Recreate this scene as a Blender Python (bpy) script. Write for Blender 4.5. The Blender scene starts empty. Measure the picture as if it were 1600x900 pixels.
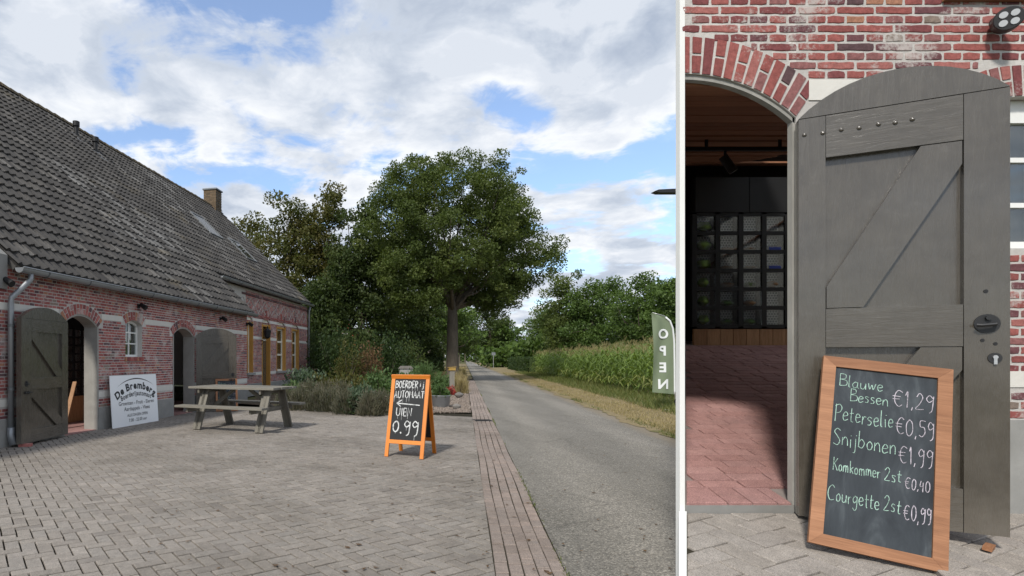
import bpy, math, random
import numpy as np
from mathutils import Vector, Matrix, Euler

SC = bpy.context.scene
COL = SC.collection
R = math.radians
F, U0, V0, H = 907.0, 530.0, 561.0, 1.45     # focal length in px, principal column, horizon row, eye height

# ------------------------------------------------------------------ camera
cam = bpy.data.cameras.new('camera')
cam.sensor_width = 36.0
cam.lens = F / 1600 * 36.0
cam.shift_x = (800 - U0) / 1600
cam.shift_y = (V0 - 450) / 1600
cam.clip_end = 3000
camo = bpy.data.objects.new('camera', cam)
COL.objects.link(camo)
camo.location = (0, 0, H)
camo.rotation_euler = (R(90), 0, 0)
SC.camera = camo

# ------------------------------------------------------------------ light
SUN_TRAVEL = Vector((0.50 * .72, 0.866 * .72, -0.69)).normalized()
sun = bpy.data.lights.new('sun', 'SUN')
sun.energy = 2.1
sun.angle = R(6)
sun.color = (1.0, 0.955, 0.88)
suno = bpy.data.objects.new('sun', sun)
COL.objects.link(suno)
suno.rotation_euler = SUN_TRAVEL.to_track_quat('-Z', 'Y').to_euler()
SC.view_settings.view_transform = 'Standard'
SC.view_settings.look = 'None'
SC.view_settings.gamma = 1.0
SC.view_settings.exposure = 0.84
SC.view_settings.use_curve_mapping = False
SC.render.film_transparent = False
try:
    SC.cycles.max_bounces = 6
    SC.cycles.transparent_max_bounces = 12
except Exception:
    pass

world = bpy.data.worlds.new('World')
SC.world = world
world.use_nodes = True
WN = world.node_tree


def node(nt, kind, **kw):
    n = nt.nodes.new(kind)
    for k, v in kw.items():
        if k.startswith('i_'):
            key = k[2:]
            key = int(key) if key.isdigit() else key.replace('_', ' ')
            s = n.inputs[key]
            if isinstance(v, bpy.types.NodeSocket):
                nt.links.new(v, s)
            else:
                s.default_value = v
        else:
            setattr(n, k, v)
    return n


def mth(nt, op, a, b=0.0, c=None, clamp=False):
    n = nt.nodes.new('ShaderNodeMath')
    n.operation = op
    n.use_clamp = clamp
    for i, v in enumerate((a, b) if c is None else (a, b, c)):
        if isinstance(v, bpy.types.NodeSocket):
            nt.links.new(v, n.inputs[i])
        else:
            n.inputs[i].default_value = v
    return n.outputs[0]


def ramp(nt, fac, stops, interp='LINEAR'):
    n = nt.nodes.new('ShaderNodeValToRGB')
    cr = n.color_ramp
    cr.interpolation = interp
    while len(cr.elements) > 1:
        cr.elements.remove(cr.elements[-1])
    cr.elements[0].position = stops[0][0]
    cr.elements[0].color = tuple(stops[0][1]) + (1,)
    for p, c in stops[1:]:
        e = cr.elements.new(p)
        e.color = tuple(c) + (1,)
    nt.links.new(fac, n.inputs[0])
    return n.outputs[0]


def mix(nt, fac, a, b, mode='MIX'):
    n = nt.nodes.new('ShaderNodeMix')
    n.data_type = 'RGBA'
    n.blend_type = mode
    for s, v in ((n.inputs[0], fac), (n.inputs[6], a), (n.inputs[7], b)):
        if isinstance(v, bpy.types.NodeSocket):
            nt.links.new(v, s)
        else:
            s.default_value = v if not isinstance(v, tuple) or len(v) == 4 else v + (1,)
    return n.outputs[2]


def build_world():
    nt = WN
    nt.nodes.clear()
    out = node(nt, 'ShaderNodeOutputWorld')
    bg = node(nt, 'ShaderNodeBackground')
    bg.inputs['Strength'].default_value = 0.145
    nt.links.new(bg.outputs[0], out.inputs[0])
    sky = node(nt, 'ShaderNodeTexSky', sky_type='NISHITA', sun_disc=False)
    sky.sun_elevation = R(43)
    sky.sun_rotation = R(210)
    sky.air_density = 1.0
    sky.dust_density = 0.8
    tc = node(nt, 'ShaderNodeTexCoord')
    sep = node(nt, 'ShaderNodeSeparateXYZ', i_0=tc.outputs['Generated'])
    z = mth(nt, 'MAXIMUM', mth(nt, 'ADD', sep.outputs[2], 0.16), 0.05)
    px = mth(nt, 'DIVIDE', sep.outputs[0], z)
    py = mth(nt, 'DIVIDE', sep.outputs[1], z)
    p = node(nt, 'ShaderNodeCombineXYZ', i_0=px, i_1=py, i_2=0.0).outputs[0]

    def nz(vec, scale, detail, rough, off, dist=0.0):
        mp = node(nt, 'ShaderNodeMapping', i_0=vec)
        mp.inputs['Location'].default_value = off
        return node(nt, 'ShaderNodeTexNoise', noise_dimensions='2D', i_Vector=mp.outputs[0], i_Scale=scale, i_Detail=detail,
                    i_Roughness=rough, i_Distortion=dist).outputs[0]
    big = nz(p, 0.75, 3, .5, (3.2, 1.1, 0))
    def dens(off):
        a = nz(p, 1.9, 7, .56, (0.7 + off[0], 5.3 + off[1], 2.0), .25)
        b = nz(p, 6.0, 5, .6, (4.0 + off[0], 1.3 + off[1], 7.0), .3)
        mp = node(nt, 'ShaderNodeMapping', i_0=mix(nt, .16, p, node(nt, 'ShaderNodeTexNoise', i_Vector=p, i_Scale=3.5, i_Detail=4.0, i_Roughness=.6).outputs['Color'], 'ADD'))
        mp.inputs['Location'].default_value = (off[0], off[1], 0)
        vo = node(nt, 'ShaderNodeTexVoronoi', i_Vector=mp.outputs[0], i_Scale=3.3, feature='SMOOTH_F1', voronoi_dimensions='2D')
        puff = mth(nt, 'SUBTRACT', .42, vo.outputs['Distance'])
        base = mth(nt, 'ADD', mth(nt, 'MULTIPLY', a, .70), mth(nt, 'MULTIPLY', b, .30))
        return mth(nt, 'ADD', base, mth(nt, 'MULTIPLY', puff, .20))
    d0 = mth(nt, 'ADD', dens((0, 0)), mth(nt, 'MULTIPLY', mth(nt, 'SUBTRACT', big, .5), .45))
    d1 = mth(nt, 'ADD', dens((.10, .16)), mth(nt, 'MULTIPLY', mth(nt, 'SUBTRACT', big, .5), .45))
    cov = node(nt, 'ShaderNodeMapRange', i_0=d0, i_1=.335, i_2=.50)
    cov.interpolation_type = 'SMOOTHSTEP'
    thick = node(nt, 'ShaderNodeMapRange', i_0=d0, i_1=.44, i_2=.62).outputs[0]
    lit = node(nt, 'ShaderNodeMapRange', i_0=mth(nt, 'SUBTRACT', d0, d1), i_1=-.08, i_2=.10).outputs[0]
    shade = mth(nt, 'ADD', mth(nt, 'MULTIPLY', lit, .55), mth(nt, 'MULTIPLY', mth(nt, 'SUBTRACT', 1.0, thick), .45))
    ccol = ramp(nt, shade, [(0.0, (1.75, 2.02, 2.5)), (.35, (2.4, 2.65, 3.05)), (.65, (3.15, 3.32, 3.6)), (1.0, (4.1, 4.15, 4.2))])
    veil = mth(nt, 'MAXIMUM', cov.outputs[0], .16)
    blue = mix(nt, 1.0, sky.outputs[0], (.72, .80, .90), 'MULTIPLY')
    c = mix(nt, veil, blue, ccol)
    nt.links.new(c, bg.inputs[0])


build_world()

# ------------------------------------------------------------------ helpers
random.seed(7)
np.random.seed(7)


def W(u, v, d):
    """a pixel seen at depth d, as a point"""
    return Vector(((u - U0) / F * d, d, H + (V0 - v) / F * d))


class MB:
    def __init__(s):
        s.v, s.f, s.r = [], [], []

    def add(s, vs, fs, rnd=None):
        o = len(s.v)
        s.v += [tuple(p) for p in vs]
        s.f += [tuple(i + o for i in f) for f in fs]
        if rnd is None:
            rnd = random.random()
        s.r += [rnd] * len(fs)

    def box(s, c, d, rot=None, rnd=None):
        hx, hy, hz = d[0] / 2, d[1] / 2, d[2] / 2
        vs = [Vector((x * hx, y * hy, z * hz)) for z in (-1, 1) for y in (-1, 1) for x in (-1, 1)]
        if rot is not None:
            vs = [rot @ p for p in vs]
        c = Vector(c)
        s.add([p + c for p in vs], [(0, 2, 3, 1), (4, 5, 7, 6), (0, 1, 5, 4), (2, 6, 7, 3), (0, 4, 6, 2), (1, 3, 7, 5)], rnd)

    def bbox(s, a, b, rnd=None):
        s.box([(a[i] + b[i]) / 2 for i in range(3)], [abs(b[i] - a[i]) for i in range(3)], None, rnd)

    def bar(s, a, b, w, h, up=(0, 0, 1), rnd=None):
        a, b = Vector(a), Vector(b)
        x = (b - a).normalized()
        y = Vector(up).cross(x)
        if y.length < 1e-4:
            y = Vector((1, 0, 0)).cross(x)
        y.normalize()
        z = x.cross(y)
        rot = Matrix((x, y, z)).transposed()
        s.box((a + b) / 2, ((b - a).length, w, h), rot, rnd)

    def tube(s, pts, radii, n=8, cap=True, rnd=None):
        pts = [Vector(p) for p in pts]
        if not isinstance(radii, (list, tuple)):
            radii = [radii] * len(pts)
        vs, fs = [], []
        prev = None
        for i, p in enumerate(pts):
            t = (pts[min(i + 1, len(pts) - 1)] - pts[max(i - 1, 0)]).normalized()
            if prev is None:
                a = Vector((0, 0, 1)) if abs(t.z) < .9 else Vector((1, 0, 0))
                x = a.cross(t).normalized()
            else:
                x = (prev - t * prev.dot(t)).normalized()
            prev = x
            y = t.cross(x)
            for k in range(n):
                an = 2 * math.pi * k / n
                vs.append(p + (x * math.cos(an) + y * math.sin(an)) * radii[i])
        for i in range(len(pts) - 1):
            for k in range(n):
                k2 = (k + 1) % n
                fs.append((i * n + k, i * n + k2, (i + 1) * n + k2, (i + 1) * n + k))
        if cap:
            fs.append(tuple(range(n))[::-1])
            fs.append(tuple(range((len(pts) - 1) * n, len(pts) * n)))
        s.add(vs, fs, rnd)

    def prism(s, outline, axis, a, b, rnd=None):
        """outline of (p,q) pairs; axis 'y': x,z outline between y=a and y=b ; axis 'z': x,y outline ; axis 'x': y,z"""
        ar = sum(outline[i][0] * outline[(i + 1) % len(outline)][1] - outline[(i + 1) % len(outline)][0] * outline[i][1] for i in range(len(outline)))
        if ar < 0:
            outline = outline[::-1]
        mk = {'y': lambda p, t: (p[0], t, p[1]), 'z': lambda p, t: (p[0], p[1], t), 'x': lambda p, t: (t, p[0], p[1])}[axis]
        n = len(outline)
        vs = [mk(p, a) for p in outline] + [mk(p, b) for p in outline]
        side = [(i, (i + 1) % n, n + (i + 1) % n, n + i) for i in range(n)]
        lo, hi = tuple(range(n)), tuple(range(n, 2 * n))
        flip = (b < a) != (axis == 'y')
        if not flip:
            fs = [lo[::-1], hi] + side
        else:
            fs = [lo, hi[::-1]] + [f[::-1] for f in side]
        s.add(vs, fs, rnd)

    def slab(s, poly, z0, z1, cham=.004, rnd=None, tilt=0.0):
        n = len(poly)
        cx = sum(p[0] for p in poly) / n
        cy = sum(p[1] for p in poly) / n
        tx, ty = random.uniform(-tilt, tilt), random.uniform(-tilt, tilt)
        ins = []
        for p in poly:
            dx, dy = cx - p[0], cy - p[1]
            l = math.hypot(dx, dy) + 1e-6
            k = min(.4, cham * 1.4 / l)
            ins.append((p[0] + dx * k, p[1] + dy * k))
        def zz(p, z):
            return z + (p[0] - cx) * tx + (p[1] - cy) * ty
        vs = [(p[0], p[1], z0) for p in poly] + [(p[0], p[1], zz(p, z1 - cham)) for p in poly] + [(p[0], p[1], zz(p, z1)) for p in ins]
        fs = []
        for i in range(n):
            j = (i + 1) % n
            fs.append((i, j, n + j, n + i))
            fs.append((n + i, n + j, 2 * n + j, 2 * n + i))
        fs.append(tuple(range(2 * n, 3 * n)))
        s.add(vs, fs, rnd)

    def lathe(s, prof, n=20, c=(0, 0, 0), rnd=None):
        vs, fs = [], []
        for r, z in prof:
            for k in range(n):
                a = 2 * math.pi * k / n
                vs.append((c[0] + r * math.cos(a), c[1] + r * math.sin(a), c[2] + z))
        for i in range(len(prof) - 1):
            for k in range(n):
                k2 = (k + 1) % n
                fs.append((i * n + k, i * n + k2, (i + 1) * n + k2, (i + 1) * n + k))
        s.add(vs, fs, rnd)

    def mesh(s, name):
        me = bpy.data.meshes.new(name)
        me.from_pydata(s.v, [], s.f)
        at = me.attributes.new('rnd', 'FLOAT', 'FACE')
        at.data.foreach_set('value', np.array(s.r, dtype=np.float32))
        return me

    def build(s, name, mat, parent=None, smooth=False, kind=None, inv=None):
        return link(name, s.mesh(name), mat, parent, smooth, kind, inv)


def link(name, me, mat, parent=None, smooth=False, kind=None, inv=None):
    if mat is not None and not me.materials:
        me.materials.append(mat)
    if smooth:
        me.polygons.foreach_set('use_smooth', np.ones(len(me.polygons), dtype=bool))
    o = bpy.data.objects.new(name, me)
    COL.objects.link(o)
    if parent is not None:
        o.parent = parent
        if inv is not None:
            o.matrix_parent_inverse = inv
    if kind:
        o['kind'] = kind
    return o


def lab(o, label, cat, group=None):
    o['label'] = label
    o['category'] = cat
    if group:
        o['group'] = group
    return o


def empty(name, loc, rz=0.0):
    o = bpy.data.objects.new(name, None)
    o.empty_display_size = .1
    COL.objects.link(o)
    o.location = loc
    o.rotation_euler = (0, 0, rz)
    return o


def struct(name, mb, mat, **k):
    o = mb.build(name, mat, **k)
    o['kind'] = 'structure'
    return o


def copy_tree(o, parent=None):
    c = o.copy()
    COL.objects.link(c)
    c.parent = parent
    for ch in list(o.children):
        copy_tree(ch, c)
    return c


def clip(poly, region):
    """clip a polygon with a convex counter-clockwise region"""
    out = poly
    n = len(region)
    for i in range(n):
        a, b = region[i], region[(i + 1) % n]
        ex, ey = b[0] - a[0], b[1] - a[1]
        inp, out = out, []
        for k in range(len(inp)):
            p, q = inp[k], inp[(k + 1) % len(inp)]
            dp = ex * (p[1] - a[1]) - ey * (p[0] - a[0])
            dq = ex * (q[1] - a[1]) - ey * (q[0] - a[0])
            if dp >= 0:
                out.append(p)
            if (dp >= 0) != (dq >= 0):
                t = dp / (dp - dq)
                out.append((p[0] + (q[0] - p[0]) * t, p[1] + (q[1] - p[1]) * t))
        if len(out) < 3:
            return None
    return out


def area(p):
    return abs(sum(p[i][0] * p[(i + 1) % len(p)][1] - p[(i + 1) % len(p)][0] * p[i][1] for i in range(len(p)))) / 2


# ------------------------------------------------------------------ materials
def newmat(name, rough=.8, spec=.3):
    m = bpy.data.materials.new(name)
    m.use_nodes = True
    nt = m.node_tree
    b = nt.nodes['Principled BSDF']
    b.inputs['Roughness'].default_value = rough
    b.inputs['Specular IOR Level'].default_value = spec
    return m, nt, b


def coords(nt, scale=1.0, space='Object', stretch=None):
    tc = node(nt, 'ShaderNodeTexCoord')
    if space == 'World':
        g = node(nt, 'ShaderNodeNewGeometry')
        src = g.outputs['Position']
    else:
        src = tc.outputs['Object']
    mp = node(nt, 'ShaderNodeMapping', i_0=src)
    mp.inputs['Scale'].default_value = stretch if stretch else (scale,) * 3
    return mp.outputs[0]


def noise(nt, vec, scale, detail=4, rough=.55, dist=0.0):
    return node(nt, 'ShaderNodeTexNoise', i_Vector=vec, i_Scale=scale, i_Detail=detail, i_Roughness=rough, i_Distortion=dist).outputs[0]


def rndval(nt):
    a = node(nt, 'ShaderNodeAttribute', attribute_name='rnd').outputs['Fac']
    o = node(nt, 'ShaderNodeObjectInfo').outputs['Random']
    return mth(nt, 'FRACT', mth(nt, 'ADD', a, o))


def bump(nt, b, h, strength=.3, dist=.01):
    bn = node(nt, 'ShaderNodeBump', i_Height=h, i_Strength=strength, i_Distance=dist)
    nt.links.new(bn.outputs[0], b.inputs['Normal'])


def setc(nt, b, c):
    nt.links.new(c, b.inputs['Base Color'])


def simple(name, col, rough=.7, spec=.3, metal=0.0, var=.12, nscale=6.0, bmp=0.0, stretch=None, space='Object'):
    m, nt, b = newmat(name, rough, spec)
    v = coords(nt, 1.0, space, stretch)
    n = noise(nt, v, nscale, 6, .6)
    r = rndval(nt)
    f = mth(nt, 'ADD', mth(nt, 'MULTIPLY', n, .7), mth(nt, 'MULTIPLY', r, .3))
    lo = tuple(max(0, c * (1 - var)) for c in col)
    hi = tuple(c * (1 + var) for c in col)
    setc(nt, b, ramp(nt, f, [(.25, lo), (.75, hi)]))
    b.inputs['Metallic'].default_value = metal
    if bmp:
        bump(nt, b, noise(nt, v, nscale * 4, 6, .65), bmp, .01)
    return m


def mat_brick(name, space='Object', white=.5, bright=1.0):
    m, nt, b = newmat(name, .88, .2)
    v = coords(nt, 1.0, 'World')
    r = rndval(nt)
    base = ramp(nt, r, [(0, (.235, .075, .068)), (.14, (.30, .098, .086)), (.30, (.19, .062, .062)), (.42, (.33, .125, .110)),
                        (.55, (.145, .062, .068)), (.64, (.27, .085, .075)), (.76, (.34, .165, .105)), (.82, (.24, .105, .10)),
                        (.92, (.10, .058, .062)), (.97, (.22, .17, .14)), (1.0, (.28, .09, .08))], 'CONSTANT')
    n1 = noise(nt, v, 38, 6, .65)
    n2 = noise(nt, v, 160, 4, .6)
    c = mix(nt, .8, base, ramp(nt, n1, [(.3, (.62, .62, .62)), (.7, (1.3, 1.3, 1.3))]), 'MULTIPLY')
    c = mix(nt, .5, c, ramp(nt, n2, [(.3, (.75, .75, .75)), (.7, (1.2, 1.2, 1.2))]), 'MULTIPLY')
    # lime left on some brick faces
    patch = noise(nt, v, 3.6, 4, .55)
    spk = noise(nt, v, 55, 8, .7)
    w = mth(nt, 'ADD', mth(nt, 'MULTIPLY', patch, .75), mth(nt, 'MULTIPLY', spk, .42))
    wm = node(nt, 'ShaderNodeMapRange', i_0=w, i_1=.625, i_2=.72).outputs[0]
    wm = mth(nt, 'MULTIPLY', wm, white)
    c = mix(nt, wm, c, (.48, .44, .41))
    if bright != 1.0:
        c = mix(nt, 1.0, c, (bright,) * 3, 'MULTIPLY')
    setc(nt, b, c)
    bump(nt, b, mth(nt, 'ADD', n1, mth(nt, 'MULTIPLY', n2, .5)), .5, .004)
    return m


def mat_paver(name, cols, space='World', lichen=.3):
    m, nt, b = newmat(name, .9, .2)
    v = coords(nt, 1.0, 'World')
    r = rndval(nt)
    base = ramp(nt, r, cols)
    fine = noise(nt, v, 210, 3, .7)
    mid = noise(nt, v, 16, 5, .6)
    big = noise(nt, v, .55, 4, .55)
    c = mix(nt, 1.0, base, ramp(nt, fine, [(.28, (.45, .45, .45)), (.5, (1, 1, 1)), (.72, (1.7, 1.66, 1.6))]), 'MULTIPLY')
    c = mix(nt, .7, c, ramp(nt, mid, [(.3, (.8, .8, .8)), (.7, (1.18, 1.18, 1.18))]), 'MULTIPLY')
    c = mix(nt, .9, c, ramp(nt, big, [(.30, (.70, .69, .66)), (.48, (.98, .97, .95)), (.66, (1.12, 1.11, 1.10))]), 'MULTIPLY')
    stain = node(nt, 'ShaderNodeMapRange', i_0=noise(nt, v, 2.3, 7, .68, .8), i_1=.60, i_2=.70).outputs[0]
    c = mix(nt, mth(nt, 'MULTIPLY', stain, lichen), c, (.10, .095, .075))
    setc(nt, b, c)
    bump(nt, b, fine, .35, .004)
    return m


def mat_wood(name, lo, hi, rough=.6, grain=(1.2, 22, 22), spec=.3, bmp=.25):
    m, nt, b = newmat(name, rough, spec)
    v = coords(nt, 1.0, 'Object', grain)
    r = rndval(nt)
    n = noise(nt, v, 1.6, 8, .62, .6)
    n2 = noise(nt, coords(nt, 1.0, 'Object', (grain[0] * 2, grain[1] * 4, grain[2] * 4)), 2.2, 5, .6)
    f = mth(nt, 'ADD', mth(nt, 'MULTIPLY', n, .75), mth(nt, 'MULTIPLY', r, .3))
    c = ramp(nt, f, [(.28, lo), (.8, hi)])
    c = mix(nt, .5, c, ramp(nt, n2, [(.35, (.7, .68, .65)), (.6, (1.1, 1.1, 1.1))]), 'MULTIPLY')
    setc(nt, b, c)
    bump(nt, b, mth(nt, 'ADD', n, mth(nt, 'MULTIPLY', n2, .6)), bmp, .006)
    return m


def mat_leaf(name, cols, trans=.35, rough=.55):
    m, nt, b = newmat(name, rough, .25)
    a = node(nt, 'ShaderNodeAttribute', attribute_name='rnd').outputs['Fac']
    v = coords(nt, 1.0, 'World')
    n = noise(nt, v, .55, 3, .5)
    f = mth(nt, 'ADD', mth(nt, 'MULTIPLY', a, .6), mth(nt, 'MULTIPLY', n, .5), clamp=True)
    c = ramp(nt, f, cols)
    setc(nt, b, c)
    t = node(nt, 'ShaderNodeBsdfTranslucent')
    nt.links.new(mix(nt, 1.0, c, (1.25, 1.35, .6), 'MULTIPLY'), t.inputs[0])
    ms = node(nt, 'ShaderNodeMixShader', i_0=trans)
    nt.links.new(b.outputs[0], ms.inputs[1])
    nt.links.new(t.outputs[0], ms.inputs[2])
    nt.links.new(ms.outputs[0], nt.nodes['Material Output'].inputs[0])
    return m


def mat_glass(name, tint=(.9, .95, .93), gloss=.12, body=None):
    m = bpy.data.materials.new(name)
    m.use_nodes = True
    nt = m.node_tree
    nt.nodes.remove(nt.nodes['Principled BSDF'])
    tr = node(nt, 'ShaderNodeBsdfTransparent')
    tr.inputs[0].default_value = tint + (1,)
    gl = node(nt, 'ShaderNodeBsdfGlossy')
    gl.inputs['Roughness'].default_value = .02
    lw = node(nt, 'ShaderNodeLayerWeight')
    lw.inputs[0].default_value = .35
    f = mth(nt, 'ADD', mth(nt, 'MULTIPLY', lw.outputs['Fresnel'], .8), gloss, clamp=True)
    ms = node(nt, 'ShaderNodeMixShader', i_0=f)
    nt.links.new(tr.outputs[0], ms.inputs[1])
    nt.links.new(gl.outputs[0], ms.inputs[2])
    nt.links.new(ms.outputs[0], nt.nodes['Material Output'].inputs[0])
    return m


def mat_tile():
    m, nt, b = newmat('concrete_roof_tile', .8, .3)
    v = coords(nt, 1.0, 'Object')
    r = rndval(nt)
    n = noise(nt, v, 5, 6, .65)
    big = noise(nt, v, .28, 4, .6)
    fine = noise(nt, v, 60, 5, .7)
    base = ramp(nt, r, [(0, (.036, .034, .033)), (.3, (.058, .055, .052)), (.55, (.046, .044, .043)), (.8, (.074, .070, .066)), (.93, (.060, .055, .050)), (1, (.115, .108, .10))])
    c = mix(nt, .8, base, ramp(nt, n, [(.3, (.7, .7, .7)), (.7, (1.3, 1.28, 1.25))]), 'MULTIPLY')
    lm = mth(nt, 'ADD', mth(nt, 'MULTIPLY', big, .6), mth(nt, 'ADD', mth(nt, 'MULTIPLY', fine, .3), mth(nt, 'MULTIPLY', r, .22)))
    lm = node(nt, 'ShaderNodeMapRange', i_0=lm, i_1=.62, i_2=.78).outputs[0]
    c = mix(nt, mth(nt, 'MULTIPLY', lm, .6), c, (.24, .24, .235))
    moss = node(nt, 'ShaderNodeMapRange', i_0=noise(nt, coords(nt, 1.0, 'Object', (.35, .9, .9)), 1.2, 5, .6), i_1=.60, i_2=.72).outputs[0]
    c = mix(nt, mth(nt, 'MULTIPLY', moss, .45), c, (.12, .095, .05))
    setc(nt, b, c)
    bump(nt, b, fine, .4, .006)
    return m


def mat_asphalt():
    m, nt, b = newmat('asphalt', .92, .2)
    v = coords(nt, 1.0, 'World')
    fine = noise(nt, v, 130, 3, .75)
    vor = node(nt, 'ShaderNodeTexVoronoi', i_Vector=v, i_Scale=95.0)
    mid = noise(nt, v, 2.2, 5, .6)
    big = noise(nt, coords(nt, 1, 'World', (1.2, .12, 1)), 1.0, 4, .6)
    st = node(nt, 'ShaderNodeSeparateColor', i_0=vor.outputs['Color'])
    c = ramp(nt, st.outputs[0], [(0, (.115, .108, .097)), (.45, (.19, .178, .158)), (.8, (.24, .222, .196)), (1, (.36, .335, .295))])
    c = mix(nt, .7, c, ramp(nt, fine, [(.3, (.65, .65, .65)), (.7, (1.3, 1.3, 1.3))]), 'MULTIPLY')
    c = mix(nt, .7, c, ramp(nt, mid, [(.3, (.92, .92, .91)), (.7, (1.06, 1.06, 1.06))]), 'MULTIPLY')
    c = mix(nt, .9, c, ramp(nt, big, [(.35, (.84, .84, .83)), (.65, (1.1, 1.1, 1.1))]), 'MULTIPLY')
    g = node(nt, 'ShaderNodeNewGeometry')
    sp = node(nt, 'ShaderNodeSeparateXYZ', i_0=g.outputs['Position'])
    cc = mth(nt, 'ADD', mth(nt, 'SUBTRACT', sp.outputs[0], mth(nt, 'MULTIPLY', sp.outputs[1], .215)), mth(nt, 'MULTIPLY', mid, .25))
    tr1 = mth(nt, 'ABSOLUTE', mth(nt, 'SUBTRACT', cc, 1.55))
    tr2 = mth(nt, 'ABSOLUTE', mth(nt, 'SUBTRACT', cc, 3.15))
    trk = node(nt, 'ShaderNodeMapRange', i_0=mth(nt, 'MINIMUM', tr1, tr2), i_1=.12, i_2=.5).outputs[0]
    c = mix(nt, .85, c, ramp(nt, trk, [(0, (1.12, 1.11, 1.09)), (1, (.90, .90, .89))]), 'MULTIPLY')
    dirt = node(nt, 'ShaderNodeMapRange', i_0=mth(nt, 'ADD', cc, mth(nt, 'MULTIPLY', noise(nt, v, 5, 6, .7), .5)), i_1=3.75, i_2=4.05).outputs[0]
    c = mix(nt, mth(nt, 'MULTIPLY', dirt, .7), c, (.22, .18, .125))
    crk = node(nt, 'ShaderNodeTexVoronoi', i_Vector=mix(nt, .12, v, node(nt, 'ShaderNodeTexNoise', i_Vector=v, i_Scale=2.5, i_Detail=5).outputs['Color']), i_Scale=.55, feature='DISTANCE_TO_EDGE')
    ck = node(nt, 'ShaderNodeMapRange', i_0=crk.outputs['Distance'], i_1=.0, i_2=.012, i_3=1.0, i_4=.0).outputs[0]
    ck = mth(nt, 'MULTIPLY', ck, node(nt, 'ShaderNodeMapRange', i_0=noise(nt, v, .7, 2, .5), i_1=.5, i_2=.58).outputs[0])
    c = mix(nt, mth(nt, 'MULTIPLY', ck, .3), c, (.06, .056, .05))
    setc(nt, b, c)
    bump(nt, b, vor.outputs['Distance'], .5, .004)
    return m


def mat_ground(name, a, bcol, c3, s=1.0):
    m, nt, b = newmat(name, .95, .1)
    v = coords(nt, 1.0, 'World')
    n = noise(nt, v, 1.1 * s, 6, .62)
    f = noise(nt, v, 40 * s, 5, .7)
    c = ramp(nt, n, [(.3, a), (.5, bcol), (.7, c3)])
    c = mix(nt, .8, c, ramp(nt, f, [(.3, (.55, .55, .55)), (.7, (1.4, 1.4, 1.4))]), 'MULTIPLY')
    setc(nt, b, c)
    bump(nt, b, f, .6, .02)
    return m


def mat_paintdoor(name='dark_grey_door_paint', g=(26, 26, 3.0)):
    m, nt, b = newmat(name, .32, .6)
    v = coords(nt, 1.0, 'Object', g)
    n = noise(nt, v, 1.5, 8, .65, 1.2)
    n2 = noise(nt, coords(nt, 1), 9, 4, .6)
    sp = noise(nt, coords(nt, 1), 70, 5, .75)
    c = ramp(nt, n2, [(.3, (.062, .053, .041)), (.7, (.083, .072, .057))])
    chip = node(nt, 'ShaderNodeMapRange', i_0=sp, i_1=.735, i_2=.76).outputs[0]
    c = mix(nt, mth(nt, 'MULTIPLY', chip, .6), c, (.4, .38, .36))
    sz_ = node(nt, 'ShaderNodeSeparateXYZ', i_0=node(nt, 'ShaderNodeTexCoord').outputs['Object'])
    dn = noise(nt, coords(nt, 1), 6, 7, .7)
    dirt = node(nt, 'ShaderNodeMapRange', i_0=mth(nt, 'ADD', sz_.outputs[2], mth(nt, 'MULTIPLY', dn, .5)), i_1=.24, i_2=.50, i_3=1.0, i_4=.0).outputs[0]
    c = mix(nt, mth(nt, 'MULTIPLY', dirt, .5), c, (.17, .15, .125))
    rub = node(nt, 'ShaderNodeMapRange', i_0=noise(nt, coords(nt, 1, 'Object', (2, 2, 5)), 2.2, 8, .72, .6), i_1=.60, i_2=.74).outputs[0]
    c = mix(nt, mth(nt, 'MULTIPLY', rub, .35), c, (.15, .14, .125))
    setc(nt, b, c)
    b.inputs['Coat Weight'].default_value = .7
    b.inputs['Coat Roughness'].default_value = .12
    nt.links.new(node(nt, 'ShaderNodeMapRange', i_0=n, i_1=.3, i_2=.7, i_3=.16, i_4=.36).outputs[0], b.inputs['Roughness'])
    bump(nt, b, n, .45, .006)
    return m


def mat_slate():
    m, nt, b = newmat('chalkboard_slate', .75, .25)
    v = coords(nt, 1.0, 'Object', (9, 9, 2.2))
    n = noise(nt, v, 1.4, 7, .65, .8)
    n2 = noise(nt, coords(nt, 1), 3.2, 4, .5)
    f = mth(nt, 'ADD', mth(nt, 'MULTIPLY', n, .6), mth(nt, 'MULTIPLY', n2, .4))
    setc(nt, b, ramp(nt, f, [(.35, (.020, .024, .029)), (.55, (.040, .047, .054)), (.72, (.090, .104, .112))]))
    return m


def mat_chalk(name, col):
    m, nt, b = newmat(name, .95, .05)
    v = coords(nt, 1.0)
    n = noise(nt, v, 240, 4, .7)
    n2 = noise(nt, v, 22, 3, .6)
    f = mth(nt, 'ADD', mth(nt, 'MULTIPLY', n, .6), mth(nt, 'MULTIPLY', n2, .4))
    setc(nt, b, ramp(nt, f, [(.36, tuple(c * .16 for c in col)), (.47, tuple(c * .7 for c in col)), (.58, col)]))
    return m


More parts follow.
